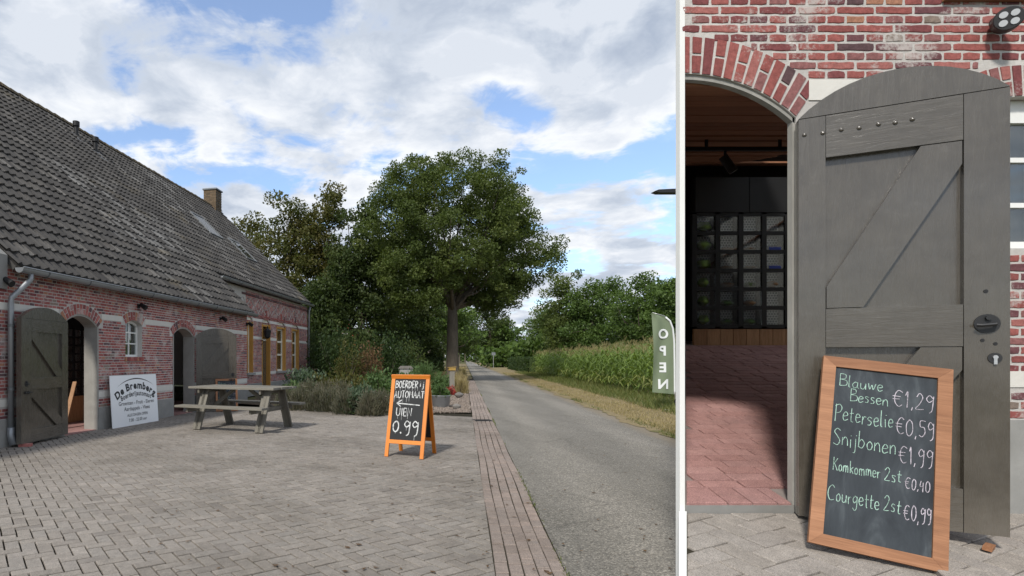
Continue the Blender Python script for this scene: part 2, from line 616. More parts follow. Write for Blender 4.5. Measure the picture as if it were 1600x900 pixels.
def mat_hex():
    m, nt, b = newmat('hexagon_dotted_panel', .5, .3)
    tc = node(nt, 'ShaderNodeTexCoord')
    sep = node(nt, 'ShaderNodeSeparateXYZ', i_0=tc.outputs['Object'])
    x = mth(nt, 'MULTIPLY', sep.outputs[0], 28.0)
    z = mth(nt, 'MULTIPLY', sep.outputs[2], 32.0)
    row = mth(nt, 'FLOOR', z)
    xo = mth(nt, 'ADD', x, mth(nt, 'MULTIPLY', mth(nt, 'FLOORED_MODULO', row, 2.0), .5))
    fx = mth(nt, 'SUBTRACT', mth(nt, 'FRACT', xo), .5)
    fz = mth(nt, 'SUBTRACT', mth(nt, 'FRACT', z), .5)
    d = mth(nt, 'SQRT', mth(nt, 'ADD', mth(nt, 'MULTIPLY', fx, fx), mth(nt, 'MULTIPLY', fz, fz)))
    f = node(nt, 'ShaderNodeMapRange', i_0=d, i_1=.36, i_2=.42).outputs[0]
    setc(nt, b, mix(nt, f, (.36, .40, .43), (.90, .92, .93)))
    return m


M = {}
M['brick'] = mat_brick('old_red_brick', white=.55, bright=1.25)
M['brick_r'] = mat_brick('red_brick_entrance', white=.8)
M['mortar'] = simple('lime_mortar', (.50, .475, .445), .95, .1, var=.16, nscale=14, bmp=.5)
M['band'] = simple('whitewashed_stone', (.62, .60, .55), .85, .2, var=.08, nscale=8, bmp=.2)
M['cement'] = simple('grey_cement', (.27, .265, .25), .9, .2, var=.22, nscale=4, bmp=.3)
M['jamb'] = simple('cement_door_jamb', (.31, .30, .275), .9, .2, var=.2, nscale=5, bmp=.3)
M['tile'] = mat_tile()
M['ridge'] = simple('lichened_ridge_tile', (.13, .105, .07), .9, .2, var=.5, nscale=5, bmp=.4)
M['zinc'] = simple('weathered_zinc', (.30, .315, .33), .45, .5, metal=.55, var=.18, nscale=3, bmp=.05)
M['darkzinc'] = simple('dark_zinc', (.16, .17, .175), .5, .5, metal=.4, var=.2, nscale=3)
M['door'] = mat_paintdoor()
M['door_h'] = mat_paintdoor('dark_grey_door_paint_cross_grain', (3.0, 26, 26))
M['black'] = simple('black_metal', (.018, .018, .019), .45, .5, var=.2)
M['blacksteel'] = simple('matt_black_steel', (.012, .012, .013), .6, .4, var=.2)
M['ochre'] = simple('ochre_painted_timber', (.46, .235, .055), .5, .4, var=.15, nscale=3, bmp=.1)
M['white'] = simple('white_paint', (.78, .78, .75), .45, .4, var=.04)
M['cream'] = simple('cream_paint', (.70, .67, .56), .5, .4, var=.06)
M['glass'] = mat_glass('window_glass')
M['clearglass'] = mat_glass('clear_locker_glass', (.95, .97, .97), .02)
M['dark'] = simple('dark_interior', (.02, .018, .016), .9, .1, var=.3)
M['curtain'] = simple('white_curtain', (.55, .55, .52), .9, .1, var=.15, nscale=5, stretch=(14, 14, .6))
PCOL = [(0, (.196, .177, .158)), (.3, (.232, .210, .187)), (.6, (.215, .198, .180)), (.85, (.255, .231, .207)), (1, (.183, .166, .150))]
M['paver'] = mat_paver('concrete_herringbone_paver', PCOL)
M['strip'] = mat_paver('edging_clinker', [(0, (.215, .178, .157)), (.35, (.25, .208, .184)), (.7, (.235, .20, .18)), (1, (.27, .218, .19))])
M['paver_r'] = mat_paver('forecourt_paver', [(0, (.25, .225, .20)), (.4, (.29, .265, .24)), (.8, (.27, .245, .225)), (1, (.32, .29, .26))])
M['sand'] = simple('joint_sand', (.040, .036, .026), .98, .05, var=.35, nscale=9, space='World', bmp=.4)
M['asphalt'] = mat_asphalt()
M['ground'] = mat_ground('meadow_ground', (.055, .062, .022), (.085, .09, .035), (.13, .115, .055), .4)
M['verge'] = mat_ground('dry_verge_ground', (.17, .14, .075), (.24, .19, .11), (.12, .12, .05))
M['soil'] = mat_ground('garden_soil', (.07, .055, .038), (.11, .085, .06), (.15, .12, .085), 2)
M['gravelbed'] = mat_ground('gravel_bed', (.20, .165, .14), (.27, .225, .19), (.16, .135, .12), 3)
M['oldwood'] = mat_wood('weathered_grey_wood', (.115, .105, .085), (.25, .235, .20), .8, (1.6, 26, 26))
M['orange'] = simple('orange_varnished_wood', (.66, .205, .022), .38, .5, var=.12, nscale=5, stretch=(14, 14, 1.5))
M['slateblack'] = simple('black_chalkboard', (.016, .017, .018), .6, .3, var=.35, nscale=4)
M['slate'] = mat_slate()
M['chalk'] = mat_chalk('white_chalk', (.68, .69, .68))
M['chalkgreen'] = mat_chalk('mint_chalk', (.38, .55, .46))
M['chalkpink'] = mat_chalk('pale_pink_chalk', (.52, .47, .52))
M['signwhite'] = simple('white_sign_board', (.88, .89, .90), .4, .4, var=.02)
M['ink'] = simple('black_lettering', (.02, .02, .022), .5, .4, var=.05)
M['boardwood'] = mat_wood('stained_pine_frame', (.20, .085, .038), (.38, .185, .095), .6, (2.0, 24, 24))
M['intwood'] = mat_wood('interior_pine', (.30, .15, .07), (.52, .30, .16), .6, (20, 20, 1.4))
M['ceilwood'] = mat_wood('ceiling_board', (.26, .11, .06), (.42, .20, .11), .65, (1.2, 20, 20))
M['floortile'] = mat_paver('red_floor_tile', [(0, (.29, .165, .155)), (.4, (.34, .195, .182)), (.75, (.305, .18, .172)), (1, (.375, .222, .208))])
M['grout'] = simple('grey_grout', (.22, .19, .175), .95, .1, var=.2, nscale=20)
M['hex'] = mat_hex()
M['flag'] = simple('green_flag_cloth', (.175, .215, .140), .8, .15, var=.1, nscale=2)
M['flagwhite'] = simple('white_flag_print', (.70, .72, .72), .8, .15, var=.04)
M['alu'] = simple('aluminium_pole', (.6, .6, .6), .35, .5, metal=.8, var=.05)
M['bark'] = mat_wood('oak_bark', (.055, .046, .036), (.15, .128, .102), .95, (9, 9, 1.4), .1, .9)
M['stone'] = simple('rough_field_stone', (.20, .185, .17), .95, .1, var=.3, nscale=7, bmp=.6)
M['tanbrick'] = mat_paver('chimney_tan_brick', [(0, (.12, .088, .058)), (.5, (.165, .12, .078)), (1, (.095, .074, .054))])
M['oak_leaf'] = mat_leaf('oak_leaf', [(0.1, (0.0367, 0.0562, 0.0151)), (0.45, (0.0713, 0.0994, 0.0248)), (0.75, (0.1058, 0.1361, 0.0346)), (1, (0.149, 0.1642, 0.0497))])
M['autumn_leaf'] = mat_leaf('autumn_leaf', [(.1, (.040, .050, .015)), (.4, (.072, .085, .024)), (.7, (.108, .100, .030)), (1, (.150, .118, .042))])
M['dark_leaf'] = mat_leaf('dark_leaf', [(0.1, (0.0244, 0.0403, 0.0134)), (0.45, (0.0464, 0.0708, 0.0207)), (0.8, (0.0756, 0.1, 0.0293)), (1, (0.1037, 0.122, 0.0403))])
M['far_leaf'] = mat_leaf('far_leaf', [(0.1, (0.0368, 0.0633, 0.0184)), (0.5, (0.0747, 0.1207, 0.0299)), (0.8, (0.1092, 0.1667, 0.0391)), (1, (0.1437, 0.2012, 0.0552))])
M['hedge_leaf'] = mat_leaf('hedge_leaf', [(0.1, (0.0168, 0.0336, 0.0132)), (0.5, (0.036, 0.0624, 0.0192)), (1, (0.066, 0.096, 0.0288))])
M['brown_leaf'] = mat_leaf('brown_leaf', [(.1, (.09, .055, .03)), (.5, (.15, .09, .05)), (1, (.20, .13, .07))])
M['corn'] = mat_leaf('maize_leaf', [(0.1, (0.0788, 0.1208, 0.0294)), (0.4, (0.1313, 0.1943, 0.0441)), (0.75, (0.1837, 0.2467, 0.063)), (1, (0.2835, 0.2835, 0.105))])
M['tassel'] = mat_leaf('maize_tassel', [(.1, (.20, .17, .08)), (1, (.32, .27, .14))])
M['lavender'] = mat_leaf('lavender_stem', [(.1, (.075, .082, .058)), (.5, (.125, .125, .09)), (1, (.20, .17, .13))])
M['bushgreen'] = mat_leaf('bush_leaf', [(0.1, (0.0403, 0.0747, 0.0253)), (0.5, (0.0862, 0.1437, 0.0517)), (1, (0.1437, 0.207, 0.0862))])
M['sage'] = mat_leaf('blue_green_leaf', [(0.1, (0.046, 0.0747, 0.046)), (0.5, (0.0862, 0.1265, 0.0805)), (1, (0.138, 0.1782, 0.115))])
M['drygrass'] = mat_leaf('dry_grass_blade', [(.1, (.22, .175, .085)), (.5, (.34, .27, .145)), (1, (.44, .36, .21))])
M['grass'] = mat_leaf('green_grass_blade', [(.1, (.06, .085, .022)), (.5, (.11, .14, .038)), (1, (.22, .20, .08))])
M['redtile'] = simple('orange_red_roof', (.36, .10, .05), .8, .2, var=.2)
M['beige'] = simple('beige_render', (.42, .37, .29), .85, .2, var=.1)
M['slateroof'] = simple('grey_slate_roof', (.075, .075, .08), .7, .3, var=.25, nscale=2)
M['cabbage'] = simple('cabbage_green', (.22, .36, .08), .6, .3, var=.4, nscale=14, bmp=.6)
M['greens'] = simple('dark_green_vegetable', (.09, .17, .045), .6, .3, var=.4, nscale=20, bmp=.6)
M['root'] = simple('brown_root_vegetable', (.28, .16, .08), .7, .3, var=.4, nscale=20, bmp=.4)
M['blue'] = simple('blue_plastic', (.02, .05, .36), .4, .5, var=.1)
M['yellow'] = simple('yellow_birdhouse_paint', (.36, .23, .06), .6, .3, var=.2)
M['red'] = simple('red_flower', (.30, .05, .04), .7, .2, var=.3)
M['marking'] = simple('white_road_paint', (.60, .60, .58), .8, .2, var=.1)

# ------------------------------------------------------------------ setting: ground, road, yard
SL = .215                                       # the road runs away along (SL, 1)
def road_x(c, d): return c + SL * d

g = MB()
g.add([(-900, -60, -.09), (900, -60, -.09), (900, 1500, -.09), (-900, 1500, -.09)], [(0, 1, 2, 3)])
struct('ground', g, M['ground'])

g = MB()
ds = [-12 + i * 2 for i in range(100)] + [190 + i * 25 for i in range(10)]
vs, fs = [], []
for i, d in enumerate(ds):
    vs += [(road_x(.697, d), d, -.006), (road_x(2.2, d), d, .012), (road_x(4.05, d), d, -.006)]
    if i:
        k = 3 * i
        fs += [(k - 3, k - 2, k + 1, k), (k - 2, k - 1, k + 2, k + 1)]
g.add(vs, fs)
road = struct('road', g, M['asphalt'])
g = MB()
for k in range(5):
    x0 = road_x(.9, 140) + k * .62
    g.add([(x0, 140, .016), (x0 + .4, 140, .016), (x0 + .8, 144, .016), (x0 + .4, 144, .016)], [(0, 1, 2, 3)])
g.build('road_marking', M['marking'], road)

# yard of herringbone pavers
g = MB()
YARD = [(road_x(.21, 3.3), 3.3), (road_x(.21, 15.55), 15.55), (-1.2, 16.9), (-3.7, 18.2), (-5.9, 8.6), (-3.6, 3.3)]
g.add([(p[0], p[1], -.020) for p in YARD], [tuple(range(len(YARD)))])
yard = struct('yard', g, M['sand'])


def herring(region, ang, w, gap, jitter=.0012):
    ca, sa = math.cos(ang), math.sin(ang)
    cx = sum(p[0] for p in region) / len(region)
    cy = sum(p[1] for p in region) / len(region)
    rad = max(math.hypot(p[0] - cx, p[1] - cy) for p in region) + .5
    n = int(rad / w) + 4
    res = []
    for j in range(-n, n):
        for i in range(-n, n):
            if abs(i) * w > rad * 1.5:
                continue
            for (x, y, a, b) in ((i, i + 4 * j, 2, 1), (i, i + 4 * j + 1, 1, 2)):
                if (x * w) ** 2 + (y * w) ** 2 > (rad + .3) ** 2:
                    continue
                jx, jy = random.uniform(-jitter, jitter), random.uniform(-jitter, jitter)
                pts = [(x * w + gap / 2, y * w + gap / 2), ((x + a) * w - gap / 2, y * w + gap / 2),
                       ((x + a) * w - gap / 2, (y + b) * w - gap / 2), (x * w + gap / 2, (y + b) * w - gap / 2)]
                pts = [(cx + (p[0] + jx) * ca - (p[1] + jy) * sa, cy + (p[0] + jx) * sa + (p[1] + jy) * ca) for p in pts]
                q = clip(pts, region)
                if q and area(q) > .0012:
                    res.append(q)
    return res


ROADANG = math.atan2(1, SL)
pav = herring(YARD, ROADANG + R(45), .105, .0120)
def lowkey(q):
    cx = sum(p[0] for p in q) / len(q); cy = sum(p[1] for p in q) / len(q)
    return cy if abs(cx / cy * F + U0 - 530) < 560 else 99
pav.sort(key=lowkey)
rest = MB()
for i, q in enumerate(pav):
    hz = random.gauss(0, .0016)
    if i < 300:
        mb = MB()
        c = (sum(p[0] for p in q) / len(q), sum(p[1] for p in q) / len(q))
        mb.slab([(p[0] - c[0], p[1] - c[1]) for p in q], -.05, hz, .0035, 0.0, .014)
        o = mb.build('paver', M['paver'], yard)
        o.location = (c[0], c[1], 0)
    else:
        rest.slab(q, -.05, hz, .0035, None, .014)
rest.build('paver_field', M['paver'], yard, kind='stuff')

# brick edging strip along the road: five rows of clinkers
g = MB()
e0, e1 = -3, 44
g.add([(road_x(.212, e0), e0, -.008), (road_x(.696, e0), e0, -.008), (road_x(.696, e1), e1, -.008), (road_x(.212, e1), e1, -.008)], [(0, 1, 2, 3)])
strip = struct('kerb_strip', g, M['sand'])
rest = MB()
cnt = 0
for row in range(5):
    xa = .214 + row * .0964
    d = 3.2 + random.random() * .2
    while d < 40:
        L = .208 * random.choice((1, 1, 1, .5))
        wob = .006 * math.sin(d * 1.7 + row * .6)
        x0, x1 = xa + wob, xa + .0885 + wob
        q = [(road_x(x0, d), d), (road_x(x1, d), d), (road_x(x1, d + L - .010), d + L - .010), (road_x(x0, d + L - .010), d + L - .010)]
        if d < 9.2:
            c = (sum(p[0] for p in q) / 4, sum(p[1] for p in q) / 4)
            mb = MB()
            mb.slab([(p[0] - c[0], p[1] - c[1]) for p in q], -.05, .003 + random.gauss(0, .0018), .005, 0.0, .015)
            o = mb.build('clinker', M['strip'], strip)
            o.location = (c[0], c[1], 0)
        else:
            rest.slab(q, -.05, .003 + random.gauss(0, .0018), .005, None, .015)
        d += L
rest.build('clinker_rows', M['strip'], strip, kind='stuff')

# verge right of the road, ragged edge
def ragged(d, amp=.16):
    return amp * (math.sin(d * 1.3) + .6 * math.sin(d * 3.1 + 1) + .45 * math.sin(d * 7.7 + 2) + .3 * math.sin(d * 15 + .3)) * .5
g = MB()
vs, fs = [], []
dd = [7 + i * .12 for i in range(420)] + [57.5 + i * 2.5 for i in range(60)]
for i, d in enumerate(dd):
    vs += [(road_x(3.74, d) + ragged(d), d, .005), (road_x(3.98, d) + ragged(d + 5, .08), d, .03), (road_x(5.6, d), d, .06 + .02 * math.sin(d)), (road_x(8.2, d), d, .02)]
    if i:
        k = 4 * i
        for a in range(3):
            fs.append((k - 4 + a, k - 3 + a, k + 1 + a, k + a))
g.add(vs, fs)
struct('verge', g, M['verge'])

# strip of dry ground left of the road beyond the garden
g = MB()
vs, fs = [], []
for i in range(60):
    d = 30 + i * 2.5
    vs += [(road_x(-3.2, d), d, .0), (road_x(-.4, d), d, .05), (road_x(.60 if d > 40 else .16, d) + ragged(d, .1), d, .008)]
    if i:
        k = 3 * i
        fs += [(k - 3, k - 2, k + 1, k), (k - 2, k - 1, k + 2, k + 1)]
g.add(vs, fs)
struct('roadside_verge', g, M['verge'])

# garden bed and gravel corner
g = MB()
BED = [(-1.15, 16.95), (1.55, 15.9), (2.5, 17.0), (2.9, 22), (6.0, 33), (-1.5, 36), (-2.6, 24), (-3.4, 18.8)]
g.add([(p[0], p[1], .02) for p in BED], [tuple(range(len(BED)))])
struct('garden_bed', g, M['soil'])
g = MB()
GRV = [(1.5, 15.75), (road_x(.19, 15.6), 15.6), (road_x(.19, 30), 30), (5.6, 30), (2.85, 21), (2.4, 17.0)]
g.add([(p[0], p[1], .012) for p in GRV], [tuple(range(len(GRV)))])
gravel_bed = struct('gravel_bed', g, M['gravelbed'])
peb = MB()
for k in range(2600):
    d = 15.65 + (random.random() ** 1.6) * 10
    x = random.uniform(1.6 + (d - 15.7) * .13, road_x(.17, d))
    s = random.uniform(.012, .035)
    rot = Euler((random.random() * 3, random.random() * 3, random.random() * 3)).to_matrix()
    peb.box((x, d, .012 + s * .3), (s * 2, s * 1.5, s), rot)
o = peb.build('pebbles', M['gravelbed'], gravel_bed, kind='stuff')

# drain grate in the strip
t = MB()
d0 = 1315 / (657 - 561)
c = (road_x(.44, d0), d0)
for k in range(9):
    t.bbox((c[0] - .19, c[1] - .15 + k * .036, -.004), (c[0] + .19, c[1] - .15 + k * .036 + .017, .010))
t.bbox((c[0] - .21, c[1] - .18, -.006), (c[0] + .21, c[1] + .19, .0085 - .004))
lab(t.build('drain_grate', M['blacksteel']), 'dark iron drain grate set in the brick edging of the road', 'drain')

# ------------------------------------------------------------------ foliage tools
def leaf_mesh(name, C, size, up=0.0, elong=.55, seed=0, tint=None):
    """C: n x 3 leaf centres; rhombic leaf faces"""
    rs = np.random.RandomState(seed)
    n = len(C)
    a = rs.normal(size=(n, 3))
    a[:, 2] += up
    a /= np.linalg.norm(a, axis=1)[:, None]
    b = np.cross(a, rs.normal(size=(n, 3)))
    b /= np.linalg.norm(b, axis=1)[:, None] + 1e-9
    L = (size * rs.uniform(.6, 1.35, n))[:, None]
    V = np.empty((n, 4, 3), dtype=np.float32)
    V[:, 0] = C - a * L * .5
    V[:, 1] = C + b * L * .5 * elong
    V[:, 2] = C + a * L * .5
    V[:, 3] = C - b * L * .5 * elong
    me = bpy.data.meshes.new(name)
    me.vertices.add(4 * n)
    me.vertices.foreach_set('co', V.reshape(-1))
    me.loops.add(4 * n)
    me.loops.foreach_set('vertex_index', np.arange(4 * n, dtype=np.int32))
    me.polygons.add(n)
    me.polygons.foreach_set('loop_start', np.arange(0, 4 * n, 4, dtype=np.int32))
    me.update(calc_edges=True)
    at = me.attributes.new('rnd', 'FLOAT', 'FACE')
    t = rs.uniform(0, 1, n) if tint is None else np.clip(tint + rs.normal(0, .16, n), 0, 1)
    at.data.foreach_set('value', t.astype(np.float32))
    return me


def crown_points(lobes, nclump, per, clr, seed, flat=.65):
    """lobes: (x,y,z,rx,ry,rz); clumps sit mostly near the outside of each lobe"""
    rs = np.random.RandomState(seed)
    vol = np.array([(l[3] * l[4] * l[5]) ** (2 / 3) for l in lobes])
    pick = rs.choice(len(lobes), nclump, p=vol / vol.sum())
    pts, tint, cen = [], [], []
    for k in pick:
        l = lobes[k]
        dv = rs.normal(size=3)
        dv /= np.linalg.norm(dv)
        r = rs.uniform(.14, 1.04) ** .6
        c = np.array(l[:3]) + dv * r * np.array(l[3:6])
        rr = clr * rs.uniform(.55, 1.35)
        m = int(per * (rr / clr) ** 2)
        q = rs.normal(size=(m, 3))
        q /= np.linalg.norm(q, axis=1)[:, None]
        q *= (rs.uniform(.15, 1, m) ** .5)[:, None] * rr
        q[:, 2] *= flat
        pts.append(c + q)
        tint.append(np.full(m, np.clip(rs.normal(.5, .2), 0, 1)))
        cen.append(c)
    return np.concatenate(pts), np.concatenate(tint), cen


def tree(name, loc, trunk, lobes, nclump, per, clr, leaf, mat, seed, limbs=14, elong=.6, split=.55):
    root = empty(name, loc)
    P, T, cen = crown_points(lobes, nclump, per, clr, seed)
    rs = random.Random(seed)
    mb = MB()
    h, r0, r1 = trunk
    lean = rs.uniform(-.02, .02)
    path = [(0, 0, -.15), (0, 0, .12), (lean * .3, 0, .6), (lean * 1, .02, h * .35), (lean * 2, -.02, h * .7), (lean * 3, 0, h)]
    mb.tube(path, [r0 * 1.75, r0 * 1.32, r0 * 1.05, r0 * .92, (r0 + r1) / 2, r1], 14)
    top = Vector(path[-1])
    cs = sorted(cen, key=lambda c: rs.random())[:limbs]
    for c in cs:
        c = Vector(c)
        s = Vector((0, 0, h * rs.uniform(split, .98)))
        mid = s.lerp(c, .5) + Vector((rs.uniform(-.3, .3), rs.uniform(-.3, .3), rs.uniform(-.5, .25))) * (h / 5)
        q1 = s.lerp(mid, .5) + Vector((rs.uniform(-.1, .1), rs.uniform(-.1, .1), .1))
        rr = r0 * rs.uniform(.24, .46)
        mb.tube([s, q1, mid, mid.lerp(c, .55) + Vector((0, 0, rs.uniform(-.2, .2))), c], [rr, rr * .8, rr * .5, rr * .28, rr * .1], 7)
    mb.build('trunk', M['bark'], root, smooth=True)
    link('crown', leaf_mesh('crown', P, leaf, 0, elong, seed, T), mat, root)
    return root


def lobe_px(u, v, ru, rv, d, base, ry=None, dy=0.0):
    k = d / F
    p = W(u, v, d + dy)
    return (p.x - base[0], p.y - base[1], p.z, ru * k, (ry if ry else ru) * k, rv * k)


# ------------------------------------------------------------------ farmhouse
FA = (.2358, .9718)
FARM = empty('farmhouse', (-7.825, 0, 0), math.atan2(FA[1], FA[0]))
lab(FARM, 'long red brick farmhouse and barn with whitewashed bands and dark tiled roof', 'farmhouse')
# local frame: x along the facade (away from us), y inwards, z up
BX0, BX1, HQ, HX1 = 6.0, 20.05, 1.37, 31.6
EAVE, RQ = 2.98, 6.5                       # eave height at y=-.2 ; ridge inset
def roof_z(q): return EAVE + (q + .2) * 1.0
def fx(u, q=0.0):
    """facade coordinate of picture column u on the wall line at inset q"""
    t = (u - U0) / F
    # (-7.825 + .2358x - .9718q) = t(.9718x+.2358q)
    return (7.825 + q * (.9718 + .2358 * t)) / (.2358 - t * .9718)


def wall_open(mb, x0, x1, z0, z1, y0, y1, ops, seg=10):
    """wall slab with arched openings (xa, xb, zbottom, zspring, rise)"""
    cur = x0
    for (a, b, zb, zs, rise) in sorted(ops):
        if a > cur:
            mb.bbox((cur, y0, z0), (a, y1, z1))
        if zb > z0:
            mb.bbox((a, y0, z0), (b, y1, zb))
        pts = arch_pts(a, b, zs, rise, seg)
        for i in range(seg):
            (xa, za), (xb, zb2) = pts[i], pts[i + 1]
            mb.prism([(xa, za), (xb, zb2), (xb, z1), (xa, z1)], 'y', y0, y1)
        cur = b
    if cur < x1:
        mb.bbox((cur, y0, z0), (x1, y1, z1))


def arch_pts(a, b, zs, rise, seg=10):
    if rise <= .001:
        return [(a + (b - a) * i / seg, zs) for i in range(seg + 1)]
    hw = (b - a) / 2
    Rr = (hw * hw + rise * rise) / (2 * rise)
    cz = zs + rise - Rr
    A = math.asin(min(1, hw / Rr))
    return [((a + b) / 2 + Rr * math.sin(-A + 2 * A * i / seg), cz + Rr * math.cos(-A + 2 * A * i / seg)) for i in range(seg + 1)]


def blocked(z, hh, ops, ring):
    iv = []
    for (a, b, zb, zs, rise) in ops:
        if z + hh < zb or z - hh > zs + rise + ring:
            continue
        if z <= zs:
            iv.append((a, b))
        hw = (b - a) / 2
        if rise > .001:
            Rr = (hw * hw + rise * rise) / (2 * rise)
            cz = zs + rise - Rr
            if ring:
                Ro = Rr + ring
                dz = z - hh - cz
                if 0 < dz < Ro and z + hh > zs:
                    w = min(math.sqrt(Ro * Ro - dz * dz), hw + ring * .8)
                    iv.append(((a + b) / 2 - w, (a + b) / 2 + w))
    return iv


def lay_bricks(x0, x1, z0, z1, ops, ring, course, length, joint, bands, emit, start=0.0):
    row = 0
    z = z0
    while z + course <= z1 + 1e-6:
        zc = z + course / 2
        hh = course / 2 - joint / 2
        if not any(a < zc < b for a, b in bands):
            iv = sorted(blocked(zc, hh, ops, ring))
            free, cur = [], x0
            for a, b in iv:
                if a > cur:
                    free.append((cur, a))
                cur = max(cur, b)
            if cur < x1:
                free.append((cur, x1))
            L = length if row % 2 == 0 else length / 2
            off = {0: 0, 1: length * .25, 2: length * .5, 3: length * .25}[row % 4]
            for (a, b) in free:
                k = math.floor((a - x0 - off) / L)
                while True:
                    s = x0 + off + k * L
                    if s >= b:
                        break
                    p, q = max(s + joint / 2, a + joint * .3), min(s + L - joint / 2, b - joint * .3)
                    if q - p > .028:
                        emit(p, q, zc - hh, zc + hh)
                    k += 1
        row += 1
        z += course


def brick_block(mb, x0, x1, z0, z1, y, proud, jit, rnd=None, y_in=.02):
    """a brick face, front at y - proud (front looks to -y), slightly uneven corners"""
    def J(): return random.uniform(-jit, jit)
    f = y - proud * random.uniform(.5, 1.3)
    c = min(.006, (x1 - x0) * .12)
    vs = [(x0, y + y_in, z0), (x1, y + y_in, z0), (x1, y + y_in, z1), (x0, y + y_in, z1)]
    fr = [(x0 + J(), f, z0 + J()), (x1 + J(), f, z0 + J()), (x1 + J(), f, z1 + J()), (x0 + J(), f, z1 + J())]
    mb.add(vs + fr, [(4, 5, 6, 7), (0, 1, 5, 4), (1, 2, 6, 5), (2, 3, 7, 6), (3, 0, 4, 7)], rnd)


def ring_bricks(emit, a, b, zs, rise, ring, n, tilt=1.0):
    hw = (b - a) / 2
    Rr = (hw * hw + rise * rise) / (2 * rise)
    cz = zs + rise - Rr
    A = math.asin(min(1, hw / Rr))
    for i in range(n):
        t0 = -A + 2 * A * (i + .13) / n
        t1 = -A + 2 * A * (i + .87) / n
        P = lambda t, r: ((a + b) / 2 + Rr * math.sin(t) + r * math.sin(t * tilt), cz + Rr * math.cos(t) + r * math.cos(t * tilt))
        if i % 2:
            emit([P(t0, .004), P(t1, .004), P(t1, ring - .004), P(t0, ring - .004)])
        else:
            m = ring * .48
            emit([P(t0, .004), P(t1, .004), P(t1, m), P(t0, m)])
            emit([P(t0, m + .016), P(t1, m + .016), P(t1, ring - .004), P(t0, ring - .004)])


OPS_B = [(fx(98), fx(153), 0.0, 2.10, .23), (fx(196), fx(222), 1.50, 2.22, .10), (fx(270), fx(303), 0.0, 2.06, .23)]
mb = MB()
wall_open(mb, BX0, BX1, .0, 3.02, .0, .28, OPS_B)
mb.bbox((BX1 - .28, .28, 0), (BX1, HQ + .05, 3.02))
mb.build('wall', M['mortar'], FARM)
OPS_H = [(fx(386, HQ), fx(395, HQ), .9, 2.95, .22), (fx(409, HQ), fx(422, HQ), .15, 2.95, .22), (fx(432, HQ), fx(446, HQ), .9, 2.95, .22), (fx(455.7, HQ), fx(466.7, HQ), .9, 2.95, .22)]
mb = MB()
wall_open(mb, BX1 - .2, HX1, .0, 4.25, HQ, HQ + .3, OPS_H)
# gable end wall and rear walls close the volume
gl = HQ + .3
mb.prism([(gl, 0), (2 * RQ - HQ, 0), (2 * RQ - HQ, 4.25), (RQ, roof_z(RQ) - .1), (gl, roof_z(gl) - .1)], 'x', HX1 - .3, HX1)
mb.prism([(.28, 0), (2 * RQ, 0), (2 * RQ, 2.9), (RQ, roof_z(RQ) - .1), (.28, roof_z(.28) - .1)], 'x', BX0, BX0 + .3)
mb.bbox((BX0 + .3, 2 * RQ - .3, 0), (HX1 - .3, 2 * RQ, 2.9))
mb.build('wall', M['mortar'], FARM)

cands = []
def emit_b(x0, x1, z0, z1):
    cands.append((x0, x1, z0, z1, 0.0))
lay_bricks(9.0, BX1, .46, 3.0, OPS_B, .20, .058, .220, .0150, [(.66, .785), (2.262, 2.385)], emit_b)
def emit_h(x0, x1, z0, z1):
    cands.append((x0, x1, z0, z1, HQ))
lay_bricks(23.2, HX1, .46, 4.2, OPS_H, .0, .058, .220, .0150, [(.79, .90), (2.28, 2.39), (3.0, 3.12)], emit_h)
cands.sort(key=lambda c: (c[0] / max(.1, (c[1] - c[0])) * (1 if c[4] == 0 else 9)))
rest = MB()
shared = {}
for i, (x0, x1, z0, z1, q) in enumerate(cands):
    if i < 300:
        key = (round((x1 - x0) * 200), i % 3)
        if key not in shared:
            t = MB()
            w_ = (x1 - x0) / 2
            brick_block(t, -w_, w_, -(z1 - z0) / 2, (z1 - z0) / 2, 0, .004, .002, 0.0)
            shared[key] = t.mesh('brick')
        o = link('brick', shared[key], M['brick'], FARM)
        o.location = ((x0 + x1) / 2, q, (z0 + z1) / 2)
    else:
        brick_block(rest, x0, x1, z0, z1, q, .004, .002)
for (a, b, zb, zs, rise), n in zip(OPS_B, (15, 9, 15)):
    ring_bricks(lambda pts: rest.prism(pts, 'y', -.008, .05), a, b, zs, rise, .20, n)
for k, (a, b, zb, zs, rise) in enumerate(OPS_H):
    m_ = MB()
    pts = arch_pts(a - .02, b + .02, zs - .02, rise + .02, 8)
    m_.prism([(p[0], p[1]) for p in pts], 'y', HQ + .06, HQ + .12)
    m_.build('arch_panel', M['cream'], FARM)
    for s in range(3):
        cx = (a + b) / 2 + (s - 1) * .42
        bz = zs + rise + (.10 if s == 1 else .0)
        rest.bbox((cx - .07, HQ - .035, bz), (cx + .07, HQ + .02, bz + .26))
# pale diamond frieze under the house eave
for k in range(11):
    x = 22.9 + k * .80
    t = MB()
    for s_ in (-1, 1):
        t.bar((x + s_ * .34, HQ - .006, 3.62), (x, HQ - .006, 3.90), .024, .03, (0, 1, 0))
        t.bar((x + s_ * .34, HQ - .0065, 3.62), (x, HQ - .0065, 3.34), .024, .03, (0, 1, 0))
    t.build('frieze_diamond', M['mortar'], FARM)
rest.bbox((22.8, HQ - .03, 3.99), (HX1, HQ + .02, 4.06))
rest.bbox((22.8, HQ - .03, 3.20), (HX1, HQ + .02, 3.25))
rest.build('brick_courses', M['brick'], FARM, kind='stuff')

